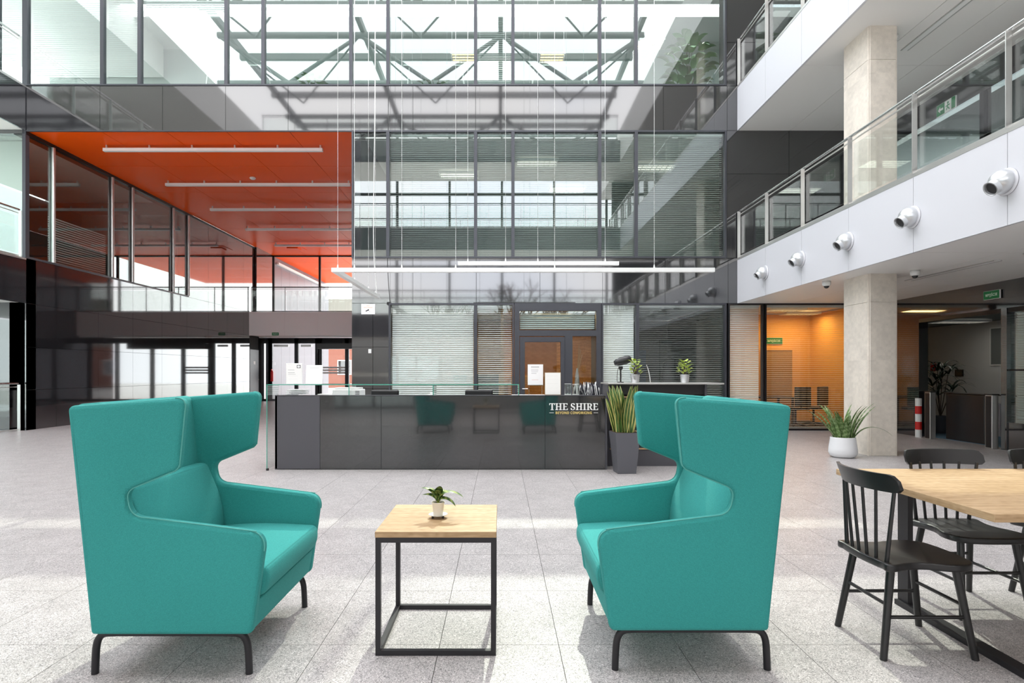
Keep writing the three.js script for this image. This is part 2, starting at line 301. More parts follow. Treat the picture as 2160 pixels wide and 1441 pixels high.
// ---- left wall of the passage: black stone below, windows above
{
  const w = struct('wall_left', 'polished black stone wall along the left of the passage', 'wall');
  part(w, 'backing', [bx(XL - .4, XL - .03, 0, L1, -26.9, ZB), bx(XL - .4, XL - .03, L1, L2a, -29.4, -21.6), bx(XL - .4, XL - .03, 0, L2a, -29.4, -27.9), bx(XL - .4, XL - .03, L1a - .6, L1, -27.9, -26.9)], M.joint);
  const zs = [ZB, -15.17, -16.75, -18.33, -19.91, -21.49, -23.07, -24.65, -26.23, -26.85], ys = [0, .97, 2.0, L1a, L1];
  for (let i = 0; i + 1 < zs.length; i++) for (let k = 0; k < 4; k++) piece(w, 'stone_panel', XL - .03, XL, ys[k], ys[k + 1], zs[i + 1], zs[i], M.black, .007, 'yz');
  for (const [a, b] of [[-21.6, -23.07], [-23.07, -24.65], [-24.65, -26.23], [-26.23, -27.8], [-27.8, -29.3]]) piece(w, 'stone_panel', XL - .03, XL, L1, L2a, b, a, M.black, .007, 'yz');
  piece(w, 'stone_panel', XL - .03, XL, 0, L1, -29.3, -27.9, M.black, .007, 'yz');
  part(w, 'sill', bx(XL - .3, XL + .012, L1 - .0, L1 + .05, -21.6, ZB), M.frame);
  part(w, 'head', bx(XL - .3, XL + .012, L2a - .09, L2a - .01, -29.3, ZB), M.frameBlack);
  part(w, 'room_wall', [bx(-15.6, -15.4, L1, L2a, -22, ZB), bx(-15.6, XL - .3, L1, L2a, -22, -21.8)], M.wallDim);
  part(w, 'room_wall', bx(-15.4, XL - .6, L1, L2a, ZB - .75, ZB - .65), M.wallPale);
  part(w, 'room_wall', bx(-15.4, XL - .4, L1 - .2, L1, -22, ZB), M.carpet);
  part(w, 'room_ceiling', bx(-15.6, XL - .05, L2a, L2a + .1, -22, -20.3), M.wallDim);
  const zm = [ZB - .03, -15.07, -17.36, -18.32, -20.6, -21.6];
  for (let i = 0; i + 1 < zm.length; i++) {
    const g = thing('window_' + (++wn), `dark ${zm[i] - zm[i + 1] > 1.5 ? 'wide' : 'narrow'} upstairs passage window with steel posts, ${ORD[i]} from the corner`, 'window', [0, 0, 0], 0, undefined, 'structure');
    const a = zm[i + 1], b = zm[i];
    part(g, 'pane', bx(XL - .05, XL - .038, L1 + .05, L2a - .09, a + .02, b - .02), M.glass);
    part(g, 'post', [bx(XL - .09, XL - .02, L1 + .05, L2a - .09, a - .03, a + .03)], M.frameBlack);
    part(g, 'steel_cover', rod(V(XL, L1 + .05, a), V(XL, L2a - .09, a), .045, .045, 16), M.steelSatin);
    if (i === 1) { const sl = []; for (let k = 0; k < 20; k++) sl.push(new THREE.BoxGeometry(.044, .0025, b - a - .1).rotateZ(.4).translate(XL - .17, L1 + .1 + k * .06, (a + b) / 2)); part(g, 'blind_slats', sl, M.blind, undefined, 'stuff'); }
  }
}
{ // grey metal door at the end of that wall
  const d = thing('door_2', 'plain grey metal door at the far end of the black wall', 'door', [XL, 0, -27.4], 0, undefined, 'structure');
  part(d, 'door_leaf', bx(-.08, 0, .01, L1a - .62, -.48, .48), M.greyPaint);
  part(d, 'handle', [rod(V(0, 1.05, -.38), V(.06, 1.05, -.38), .012), rod(V(.06, 1.05, -.38), V(.06, 1.05, -.25), .011)], M.steel);
  part(d, 'door_sign', bx(0, .006, 1.75, 1.9, -.1, .1), M.paper);
}
// ---- end of the passage: balcony, glass front, entrance
{
  const b = struct('trim_3', 'white fronted balcony across the end of the passage', 'balcony');
  part(b, 'slab', bx(XL, XP, L1a + .02, L1 - .02, -29.4, -26.84), M.soffit);
  const xs = [XL, -9.75, -8.24, -6.73, -5.22, XP]; for (let i = 0; i + 1 < xs.length; i++) piece(b, 'front_panel', xs[i], xs[i + 1], L1a, L1, -26.84, -26.8, M.whiteSoft, .006);
  part(b, 'edge_lamp', bx(-9.3, -3.6, L1a - .07, L1a, -27.0, -26.9), M.lampOff);
}
{
  const g = thing('window_' + (++wn), 'upper glass front at the far end of the passage', 'window', [0, 0, 0], 0, undefined, 'structure'), z = -29.4;
  part(g, 'window_frame', [...[XL + .1, -8.96, -6.4, -3.8].map((x) => bx(x - .05, x + .05, L1, L2a - .01, z - .1, z)), bx(XL, XP, L1, L1 + .06, z - .1, z), bx(XL, XP, L2a - .07, L2a - .01, z - .1, z)], M.frameBlack);
  for (const [a, c] of [[XL + .15, -9.01], [-8.91, -6.45], [-6.35, -3.85]]) part(g, 'pane', bx(a, c, L1 + .06, L2a - .07, z - .06, z - .05), M.glassClear);
  part(g, 'dark_panel', bx(XL + .02, XL + .1, L1, L2a - .01, z, z + 2.0), M.black);
}
{
  const g = thing('door_3', 'glazed entrance front with dark frames under the far balcony', 'door', [0, 0, 0], 0, undefined, 'structure'), z = -28.6;
  part(g, 'door_frame', [...[-11.1, -9.84, -8.84, -8.7, -7.4, -5.9, -4.2].map((x) => bx(x - .09, x + .09, 0, L1a, z - .12, z)), bx(XL, XP, 2.78, L1a, z - .12, z), bx(XL, XP, 0, .1, z - .12, z)], M.frameBlack);
  part(g, 'dark_panel', bx(XL + .05, -11.0, .1, 2.78, z - .05, z), M.frame);
  for (const [a, c] of [[-11.0, -9.93], [-9.75, -8.93], [-8.6, -7.49], [-7.3, -5.99], [-5.8, -4.3]]) part(g, 'pane', bx(a, c, .1, 2.78, z - .06, z - .05), M.glassClear);
  part(g, 'window_stripe', [0, 1, 2].map((k) => bx(-8.72, -7.5, 1.32 + k * .13, 1.4 + k * .13, z - .045, z - .04)), M.paper);
  part(g, 'closer', [bx(-10.9, -10.2, 2.62, 2.72, z, z + .07), bx(-9.6, -9.1, 2.62, 2.72, z, z + .07)], M.steelSatin);
  part(g, 'air_curtain', bx(-8.7, -5.0, 2.5, 2.76, z, z + .5), M.plasticBlack);
}
single('fire_extinguisher', [cyl(.07, .07, .45, 0, 0, 0), cyl(.07, .03, .08, 0, .45, 0), bc(.05, .06, .12, 0, .56, .03)], M.red, 'small red fire extinguisher on the wall by the far entrance', 'extinguisher', [-10.98, .95, -28.5]);
// outside the entrance
{
  const w = struct('wall_1', 'lilac grey panelled outer wall beyond the passage glass', 'wall');
  part(w, 'backing', bx(XL - .3, XL - .03, -.3, L2a, -39.2, -29.5), M.joint);
  for (let i = 0; i < 8; i++) piece(w, 'metal_panel', XL - .03, XL + .02, -.3, L2a, -29.5 - (i + 1) * 1.21, -29.5 - i * 1.21, M.lilac, .012, 'z');
}
single('wall_lamp_strip', bx(XL + .03, XL + .16, 6.85, 6.95, -38.5, -30), M.lampOff, 'long slim light strip along the top of the lilac outer wall', 'light');

// ---- side galleries: right
const zMods = []; for (let z = ZB; z < 2.5; z += 1.513) zMods.push(z);
{
  for (const [a, b, which] of [[L1a, L1, 'lower'], [L2a, L2, 'upper']]) {
    const s = struct('trim_' + (which === 'lower' ? 4 : 5), `${which} right gallery with white front panels`, 'gallery');
    part(s, 'slab', bx(XR + .04, 9.1, a + .02, b - .02, ZB, 2.6), M.soffit);
    for (let i = 0; i + 1 < zMods.length; i++) piece(s, 'front_panel', XR, XR + .04, a - .005, b - .05, zMods[i], zMods[i + 1], M.white, .008, 'z');
    part(s, 'top_strip', bx(XR - .005, XR + .3, b - .05, b, ZB, 2.6), M.steelSatin);
    for (const [x0, x1] of [[XR + .04, 6.95], [6.95, 7.9], [7.9, 9.1]]) for (let i = 0; i + 2 < zMods.length; i += 2) piece(s, 'soffit_panel', x0, x1, a - .005, a + .02, zMods[i], zMods[i + 2], M.soffit, .008, 'xz');
  }
  const t = struct('trim_6', 'roof slab over the right gallery', 'roof');
  part(t, 'slab', bx(XR, 9.4, L3a, L3, ZB, 5.8), M.soffit);
  const w = struct('wall_right', 'dark glazed wall along the right galleries', 'wall');
  for (const [y0, y1] of [[L1, L2a], [L2, L3a]]) {
    part(w, 'dark_panel', [bx(9.1, 9.3, y0, y0 + .35, ZB, 5.8), bx(9.1, 9.3, y1 - .5, y1, ZB, 5.8)], M.black);
    for (let i = 0; i + 1 < zMods.length; i += 2) { const z0 = zMods[i], z1 = zMods[Math.min(i + 2, zMods.length - 1)]; part(w, 'window_post', bx(9.08, 9.22, y0 + .35, y1 - .5, z0 - .05, z0 + .05), M.frameBlack); part(w, 'pane', bx(9.12, 9.132, y0 + .35, y1 - .5, z0 + .05, z1 - .05), M.glassDark); }
    part(w, 'room_wall', bx(12.8, 13, y0, y1, -14.1, 5.8), M.wallGreen);
    part(w, 'room_wall', bx(9.3, 12.8, y0, y1, 5.6, 5.8), M.wallGreen);
  }
  for (const [y0, y1] of [[L1a, L1], [L2a, L2], [L3a, L3]]) part(w, 'room_slab', bx(9.3, 13, y0, y1, -14.1, 5.8), M.wallDim);
}
[[L1, L2a, 'wall_19', 'dark end wall of the lower right gallery'], [L2, L3a, 'wall_20', 'dark end wall of the upper right gallery']].forEach(([a, b, n, label]) => single(n, bx(XR + .2, 9.1, a, b, 2.62, 2.8), M.wallDim, label, 'wall', [0, 0, 0], 0, undefined, 'structure'));
// right ground floor wall with the gate opening
{
  const w = struct('wall_2', 'black wall with a wide gate opening at the right', 'wall'), X = 9.08;
  part(w, 'header', [bx(X, X + .2, 2.55, L1a, -14.2, 3)], M.black);
  part(w, 'jamb', [bx(X, X + .2, 0, 2.55, -14.2, -12.85), bx(X - .02, X + .14, 0, 2.55, -10.72, -10.6)], M.black);
  part(w, 'base', bx(X, X + .2, 0, .5, -10.6, 3), M.black);
  part(w, 'window_frame', [bx(X, X + .1, 2.47, 2.55, -12.85, 3), bx(X, X + .1, 1.42, 1.45, -10.6, 3), ...[-8.4, -6.2, -4].map((z) => bx(X, X + .1, .5, 2.55, z - .04, z + .04))], M.frameBlack);
  part(w, 'pane', bx(X + .05, X + .062, .5, 2.47, -10.6, 3), M.glass);
  const sl = []; for (let k = 0; k < 42; k++) sl.push(new THREE.BoxGeometry(.044, .0025, 4.2).rotateZ(-.85).translate(X + .17, .55 + k * .046, -8.5)); part(w, 'blind_slats', sl, M.blind, undefined, 'stuff');
}
[['wall_15', 'pale wall of the gate lobby', 'wall', [11.6, 11.8, 0, 2.75, -18, 3.2], M.ceiling], ['wall_16', 'dark end wall of the gate lobby', 'wall', [9.3, 11.6, 0, 2.75, -18, -17.8], M.wallDim], ['ceiling', 'low ceiling of the gate lobby', 'ceiling', [9.3, 11.6, 2.6, 2.75, -17.8, 3.0], M.wallDim], ['floor', 'blue carpet of the gate lobby', 'carpet', [9.3, 11.6, 0, .006, -17.8, 3.0], M.carpetBlue], ['wall_21', 'near end wall of the gate lobby', 'wall', [9.3, 11.6, 0, 2.75, 3.0, 3.2], M.wallDim], ['wall_17', 'black pier behind the gate', 'wall', [9.3, 9.9, 0, 2.6, -14.6, -14.3], M.plasticBlack]].forEach(([n, label, c, b, m]) => single(n, bx(...b), m, label, c, [0, 0, 0], 0, undefined, 'structure'));
// ---- side galleries: left
{
  for (const [a, b, which] of [[L1a, L1, 'lower'], [L2a, L2, 'upper']]) {
    const s = struct('trim_' + (which === 'lower' ? 7 : 8), `${which} left gallery with black stone front`, 'gallery');
    part(s, 'slab', bx(-15.4, XL - .04, a + .02, b - .02, ZB, 2.6), M.soffit);
    for (let i = 0; i + 1 < zMods.length; i++) piece(s, 'front_panel', XL - .04, XL, a, b - .04, zMods[i], zMods[i + 1], M.black, .008, 'z');
    part(s, 'top_strip', bx(XL - .3, XL + .005, b - .04, b, ZB, 2.6), M.steelSatin);
  }
  const t = struct('trim_9', 'roof slab over the left gallery', 'roof');
  part(t, 'slab', bx(-15.6, XL, L3a, L3, -20, 5.8), M.soffit);
  const w = struct('wall_3', 'end walls and side wall of the left galleries', 'wall');
  part(w, 'end_wall', bx(-16, XL, 0, L1a, ZB - .3, ZB), M.black);
  part(w, 'end_band', [bx(-16, XL, L1a, L1, ZB - .3, ZB), bx(-16, XL, L2a, L2, ZB - .3, ZB), bx(-16, XL - .02, L2a - .08, L2a, ZB - .1, ZB + .02)], M.black);
  part(w, 'end_glass', [bx(-15.6, XL - .08, L1, L2a - .08, ZB - .05, ZB - .038), bx(-15.6, XL - .08, L2, L3a, ZB - .05, ZB - .038)], M.glass);
  part(w, 'end_post', [bx(XL - .08, XL, L1, L3a, ZB - .1, ZB + .02), bx(XL - .75, XL - .66, L2, L3a, ZB - .1, ZB + .02), bx(XL - 2.6, XL - 2.5, L1, L3a, ZB - .1, ZB + .02)], M.frame);
  part(w, 'end_blind', slats(-15.5, XL - .1, L2 + .05, L3a - .05, ZB - .2, .05, .3), M.blind, undefined, 'stuff');
  part(w, 'pale_wall', bx(-15.5, -12.2, L1, L2a, ZB - 1.0, ZB - .9), M.wallPale);
  for (const [y0, y1] of [[0, L1a], [L1, L2a], [L2, L3a]]) { part(w, 'side_wall', bx(-15.6, -15.4, y0, y1, -8, 5.8), M.wallPale); part(w, 'side_pane', bx(-15.5, -15.49, y0, y1, ZB, -8), M.glass); }
}
// ---- balustrades: posts, glass panes, handrail
function balustrade(label, group, pts, y, o = {}) {            // straight run from pts[0] to pts[1]
  const [[x0, z0], [x1, z1]] = pts, len = Math.hypot(x1 - x0, z1 - z0), n = Math.max(1, Math.round(len / (o.mod ?? 1.513)));
  const b = thing('glass_balustrade', label, 'balustrade', [x0, y, z0], Math.atan2(-(z1 - z0), x1 - x0), group);
  const s = len / n, pane = new THREE.BoxGeometry(s - .06, .88, .012), post = new THREE.BoxGeometry(.012, 1.1, .07), pm = o.dark ? M.frameBlack : M.steelSatin;
  for (let i = 0; i < n; i++) { const p = mesh(pane, M.glassClear); p.name = 'pane'; p.position.set((i + .5) * s, .53, 0); b.add(p); }
  for (let i = 0; i <= n; i++) { const p = mesh(post, pm); p.name = 'post'; p.position.set(Math.min(len - .03, Math.max(.03, i * s)), .55, o.off ?? .05); b.add(p); }
  part(b, 'handrail', rod(V(0, 1.13, 0), V(len, 1.13, 0), .024, .024, 12), o.dark ? M.frameBlack : M.steel);
  part(b, 'lower_rail', bx(0, len, 1.04, 1.055, -.012, .012), pm);
  part(b, 'foot_rail', bx(0, len, .02, .05, -.02, .02), pm);
  return b;
}
balustrade('glass balustrade with steel handrail on the lower right gallery', undefined, [[XR + .07, ZB + .02], [XR + .07, 2.4]], L1);
balustrade('glass balustrade with steel handrail on the upper right gallery', undefined, [[XR + .07, ZB + .02], [XR + .07, 2.4]], L2);
balustrade('glass balustrade with steel handrail on the upper left gallery', undefined, [[XL - .07, 2.4], [XL - .07, ZB + .12]], L2);
balustrade('glass balustrade on the middle left gallery by the pale window', undefined, [[XL - .07, 2.4], [XL - .07, ZB + .12]], L1);
balustrade('ground floor glass balustrade at the foot of the left wall', undefined, [[XL - .1, -9], [XL - .1, ZB + .12]], 0);
balustrade('glass balustrade with dark rail on the balcony ending the passage', undefined, [[XL + .05, -26.95], [XP, -26.95]], L1, { dark: true });

// ---- bridges over the camera side of the hall, seen mirrored in the facade
[[L1a, L1, 'lower'], [L2a, L2, 'middle'], [L3a, L3, 'top']].forEach(([a, b, which], i) => {
  const s = struct('trim_' + (10 + i), `${which} bridge crossing the atrium on the near side`, 'bridge');
  part(s, 'slab', bx(XL, XR, a, b, -.4, 2.4), M.soffit);
  part(s, 'front_panel', bx(XL, XR, a, b - .02, -.44, -.4), M.greyPaint);
  if (i < 3) { balustrade(`front balustrade of the ${which} bridge`, undefined, [[XL + .1, -.38], [XR - .1, -.38]], b, { dark: true }); balustrade(`rear balustrade of the ${which} bridge`, undefined, [[XL + .1, 2.35], [XR - .1, 2.35]], b, { dark: true }); }
});
// ---- glass front behind the camera
{
  const g = thing('window_' + (++wn), 'tall glass front at the near end of the atrium', 'window', [0, 0, 0], 0, undefined, 'structure'), z = 5.8, bars = [], panes = [];
  for (let x = -15; x <= 9.3; x += 3.02) bars.push(bx(x - .06, x + .06, 0, 15.2, z - .12, z + .06));
  for (const y of [0, 3.3, 7.4, 11.6, 15]) bars.push(bx(-15.6, 9.4, y, y + (y ? .14 : .1), z - .1, z + .04));
  part(g, 'window_frame', bars, M.frameBlack);
  const w = struct('wall_front', 'side piers of the near glass front', 'wall');
  part(w, 'pier', [bx(-18, -15.4, 0, 12.4, 5.7, 6), bx(9.1, 14, 0, 12.4, 5.7, 6)], M.wallPale);
  part(w, 'ground_floor_wall', [bx(-3.3, 9.1, 0, 3.3, 5.4, 5.6), bx(-15.4, -6.3, 0, 3.3, 5.4, 5.6), bx(-6.3, -3.3, 2.3, 3.3, 5.4, 5.6)], M.ceiling);
  part(w, 'door_pane', [bx(-6.3, -4.85, 0, 2.3, 5.45, 5.46), bx(-4.75, -3.3, 0, 2.3, 5.45, 5.46)], M.glassDark);
  part(w, 'door_post', bx(-4.85, -4.75, 0, 2.3, 5.42, 5.5), M.frameBlack);
}
// ---- roof steelwork
function truss(z, label) {
  const t = thing('roof_truss', label, 'roof truss', [0, 0, z], 0, 'steel trusses under the glass roof', 'structure'), y0 = 13.25, y1 = 15.2, x0 = XL - .2, x1 = XR + .2, n = 3, s = (x1 - x0) / n;
  part(t, 'top_chord', rod(V(x0, y1, 0), V(x1, y1, 0), .13, .13, 10), M.roofSteel);
  part(t, 'bottom_chord', rod(V(x0, y0, 0), V(x1, y0, 0), .1, .1, 10), M.roofSteel);
  for (let i = 0; i < n; i++) { part(t, 'diagonal', rod(V(x0 + i * s, y1, 0), V(x0 + (i + .5) * s, y0, 0), .08), M.roofSteel); part(t, 'diagonal', rod(V(x0 + (i + .5) * s, y0, 0), V(x0 + (i + 1) * s, y1, 0), .08), M.roofSteel); part(t, 'tie_rod', rod(V(x0 + i * s, y1, 0), V(x0 + (i + .5) * s, y0, 1.9), .035), M.roofSteel); part(t, 'tie_rod', rod(V(x0 + (i + .5) * s, y0, 1.9), V(x0 + (i + 1) * s, y1, 0), .035), M.roofSteel); }
}
[-9.4, -4.2, 3.6].forEach((z) => truss(z, 'grey steel tube truss with V struts under the glass roof'));
{
  const r = struct('trim_14', 'grey steel rafters of the glass roof', 'roof');
  for (let x = XL + .1; x < XR + .2; x += 5.64) part(r, 'rafter', bx(x - .09, x + .09, 15.3, 15.55, -14, 5.8), M.roofSteel);
  for (let z = -13.2; z < 5.8; z += 3.7) part(r, 'purlin', bx(XL - .2, XR + .2, 15.3, 15.55, z - .1, z + .1), M.roofSteel);
  part(r, 'edge_beam', [bx(XL - .3, XL, L3, 12.9, -14, 5.8), bx(XR, XR + .3, L3, 12.9, -14, 5.8)], M.soffit);
}
// ---- concrete column
{
  const c = struct('trim_15', 'square bare concrete column in front of the right gallery', 'column');
  const seg = (y0, y1) => { const s = new THREE.Shape(); const x0 = 6.147, x1 = 6.64, z0 = 9.89, z1 = 10.63, k = .035; s.moveTo(x0 + k, z0); s.lineTo(x1 - k, z0); s.lineTo(x1, z0 + k); s.lineTo(x1, z1 - k); s.lineTo(x1 - k, z1); s.lineTo(x0 + k, z1); s.lineTo(x0, z1 - k); s.lineTo(x0, z0 + k); s.closePath(); return new THREE.ExtrudeGeometry(s, { depth: y1 - y0 - .006, bevelEnabled: false }).rotateX(-Math.PI / 2).translate(0, y0 + .003, 0); };
  for (const [a, b] of [[0, 2.57], [2.57, L1a], [L1, 6.62], [6.62, L2a], [L2, L3a]]) part(c, 'concrete_lift', seg(a, b), M.concrete);
  part(c, 'groove_core', bx(6.16, 6.63, 0, L3a, -10.62, -9.9), M.concrete);
}
// ================================================================== FURNITURE
// ---- high-backed wing chairs
function roundedPath(pts) {            // [x, y, corner radius]
  const s = new THREE.Shape(), n = pts.length;
  for (let i = 0; i < n; i++) {
    const [x, y, r] = pts[i], a = pts[(i + n - 1) % n], b = pts[(i + 1) % n], da = Math.hypot(a[0] - x, a[1] - y), db = Math.hypot(b[0] - x, b[1] - y), k = Math.min(r, da * .48, db * .48);
    const p = [x + (a[0] - x) / da * k, y + (a[1] - y) / da * k], q = [x + (b[0] - x) / db * k, y + (b[1] - y) / db * k];
    if (!i) s.moveTo(...p); else s.lineTo(...p); s.quadraticCurveTo(x, y, ...q);
  }
  s.closePath(); return s;
}
function extruded(shape, depth, bevel, seg = 4, cs = 10) {      // centred on z, bevel inside the given depth and outline
  const g = new THREE.ExtrudeGeometry(shape, { depth: depth - 2 * bevel, bevelEnabled: bevel > 0, bevelThickness: bevel, bevelSize: bevel, bevelOffset: -bevel, bevelSegments: seg, curveSegments: cs });
  return toCreasedNormals(g.translate(0, 0, -(depth - 2 * bevel) / 2), .7);
}
function wingChair(label, pos, turn) {
  const t = thing('wing_armchair', label, 'armchair', pos, turn, undefined);
  const side = roundedPath([[0, .2, .02], [.735, .2, .03], [.80, .665, .085], [.178, .742, .055], [.158, .856, .042], [.40, .955, .03], [.432, 1.285, .05], [-.108, 1.245, .03]]);
  const w = .89, th = .06;
  for (const s of [-1, 1]) {
    const p = part(t, 'side_panel', extruded(side, th, .022, 5, 14).translate(0, 0, s * (w - th) / 2), M.teal);
    const inner = side.getPoints(10).map((q) => V(q.x, q.y, s * (w / 2 - .014)));
    const c = V(.3, .7, 0), from = inner.findIndex((q) => q.x > .7 && q.y > .24), pts = inner.slice(from, inner.length - 12).filter((q, i, a) => !i || q.distanceTo(a[i - 1]) > .004);
    part(p, 'piping', tube(pts, .0032, 260, 6), M.tealPipe);
  }
  const iw = w - 2 * th + .02;
  part(t, 'back_shell', extruded(roundedPath([[.0, .205, .01], [.16, .205, .01], [.14, .55, .05], [.07, .86, .05], [.03, 1.262, .04], [-.105, 1.25, .03]]), iw, .015), M.teal);
  part(t, 'back_cushion', extruded(roundedPath([[.1, .44, .03], [.235, .44, .05], [.225, .64, .1], [.13, .865, .03], [.05, .862, .03]]), iw - .02, .025, 5), M.teal);
  part(t, 'seat_cushion', extruded(roundedPath([[.1, .352, .02], [.765, .352, .035], [.792, .425, .05], [.782, .495, .06], [.45, .512, .2], [.1, .485, .03]]), iw - .015, .03, 5), M.teal);
  part(t, 'front_rail', extruded(roundedPath([[.1, .205, .01], [.728, .205, .015], [.752, .35, .012], [.1, .35, .01]]), iw, .008), M.teal);
  for (const s of [-1, 1]) {
    const z = s * .39;
    part(t, 'frame_rail', bc(.58, .022, .03, .345, .19, z), M.blackSteel);
    part(t, 'leg', tube([V(-.013, 0, z), V(-.011, .06, z), V(-.006, .13, z), V(.008, .168, z), V(.035, .186, z), V(.09, .19, z)], .0165, 30, 12), M.blackSteel);
    part(t, 'leg', tube([V(.703, 0, z), V(.701, .06, z), V(.696, .13, z), V(.682, .168, z), V(.655, .186, z), V(.6, .19, z)], .0165, 30, 12), M.blackSteel);
  }
  return t;
}
wingChair('teal high-backed wing armchair left of the small table', [-1.868, 0, -3.142], 0);
wingChair('teal high-backed wing armchair right of the small table, before the planter', [1.244, 0, -3.18], Math.PI);
// ---- small cube table
{
  const t = thing('coffee_table', 'square oak topped side table on a black steel cube frame', 'table', [-.318, 0, -3.22]), h = .3, f = .0125, L = .285;
  part(t, 'table_top', rb(.6, .03, .6, .003, 0, .598, 0, 1), M.oak);
  for (const sx of [-1, 1]) for (const sz of [-1, 1]) part(t, 'leg', bc(.025, .583, .025, sx * L, .2915, sz * L), M.blackSteel);
  for (const y of [.0125, .5705]) for (const s of [-1, 1]) { part(t, 'frame_bar', bc(2 * L - .025, .025, .025, 0, y, s * L), M.blackSteel); part(t, 'frame_bar', bc(.025, .025, 2 * L - .025, s * L, y, 0), M.blackSteel); }
}
// ---- leaves
function blade(len, width, o = {}) {           // upright tapered leaf; centre and edge colours, gentle bend
  const n = o.n ?? 10, cols = [-1, -.8, -.72, 0, .72, .8, 1], pos = [], col = [], idx = [], c = new THREE.Color();
  for (let i = 0; i <= n; i++) {
    const t = i / n, prof = (o.profile ?? ((q) => Math.min(1, .55 + q * 1.6) * Math.pow(1 - Math.pow(q, 3.2), .8)))(t), ang = (o.bend ?? 0) * t * t, tw = (o.twist ?? 0) * t, y = len * (Math.sin(1) ? t : t) * Math.cos(ang * .6), out = len * t * Math.sin(ang * .75);
    cols.forEach((k) => { const wx = k * width / 2 * prof, dz = (1 - k * k) * -width * (o.cup ?? .18) * prof, a = Math.cos(tw), b = Math.sin(tw); pos.push(wx * a - dz * b, y, wx * b + dz * a + out);
      const edge = Math.abs(k) > .75 ? 1 : 0, band = o.band ? (Math.sin(t * o.band + k * 1.7 + (o.phase ?? 0)) > .25 ? 1 : 0) : 0; const e = o.edge && edge ? o.edge : band && o.bandColor ? o.bandColor : o.color; col.push(...e); });
  }
  for (let i = 0; i < n; i++) for (let k = 0; k < 6; k++) { const a = i * 7 + k, b = a + 7; idx.push(a, a + 1, b, b, a + 1, b + 1); }
  const g = new THREE.BufferGeometry(); g.setAttribute('position', new THREE.Float32BufferAttribute(pos, 3)); g.setAttribute('color', new THREE.Float32BufferAttribute(col, 3)); g.setIndex(idx); g.computeVertexNormals(); return g;
}
const oval = (q) => Math.pow(Math.sin(Math.PI * Math.min(1, q * .94 + .06)), .65);
function addLeaf(parent, g, x, y, z, lean, turn) { const o = mesh(g, M.leaf); o.name = 'leaf'; o.position.set(x, y, z); o.rotation.set(lean, turn, 0, 'YXZ'); parent.add(o); return o; }
// plant on the side table, on its saucer
{
  const t = thing('saucer', 'small white footed saucer under the plant on the side table', 'saucer', [-.335, .613, -3.2]);
  part(t, 'dish', lathe([[0, .012], [.03, .012], [.05, .018], [.052, .021], [.048, .02], [.03, .015], [0, .015]]), M.plasticWhite);
  for (const k of [0, 1, 2]) part(t, 'foot', cyl(.006, .006, .012, .032 * Math.cos(k * 2.1 + .5), 0, .032 * Math.sin(k * 2.1 + .5), 10), M.plasticBlack);
}
{
  const t = thing('potted_plant', 'little patterned-leaf plant in a cream pot on the side table', 'plant', [-.335, .628, -3.2]);
  part(t, 'pot', lathe([[0, 0], [.026, 0], [.033, .066], [.035, .067], [.035, .072], [.031, .072], [.029, .06], [0, .06]]), std({ color: lin(.8, .73, .62), roughness: .5 }));
  part(t, 'soil', cyl(.029, .03, .004, 0, .06, 0), M.soil); part(t, 'stem', cyl(.008, .006, .03, 0, .06, 0, 10), std({ color: lin(.3, .34, .05), roughness: .6 }));
  const gl = (len, wd, bend) => blade(len, wd * 1.35, { color: [.055, .12, .025], bandColor: [.30, .36, .09], band: 26, bend, cup: .3, profile: oval, n: 12 });
  for (const [len, wd, bend, lean, turn] of [[.115, .04, .9, .35, -1.75], [.105, .036, .8, .2, -1.2], [.13, .042, 1.5, .45, 1.45], [.09, .036, .7, .7, -1.5], [.1, .038, .5, .12, .3], [.095, .034, 1.3, .95, 1.3], [.085, .034, .8, .4, 2.8], [.085, .034, .5, .3, .0]]) addLeaf(t, gl(len, wd, bend), 0, .075, 0, lean, turn);
}
// ---- dining table
{
  const t = thing('dining_table', 'long pale oak dining table on flat black steel frames', 'table', [2.12, 0, -3.14]);
  part(t, 'table_top', rb(2.4, .036, 1.2, .003, 1.2, .772, 0, 1), M.oak);
  for (const x of [.3, 2.1]) { part(t, 'leg', bc(.03, .73, .09, x, .379, -.4), M.blackSteel); part(t, 'leg', bc(.03, .73, .09, x, .379, .5), M.blackSteel); part(t, 'floor_bar', bc(.07, .03, .99, x, .015, .05), M.blackSteel); part(t, 'top_bar', bc(.07, .02, .99, x, .744, .05), M.blackSteel); }
}
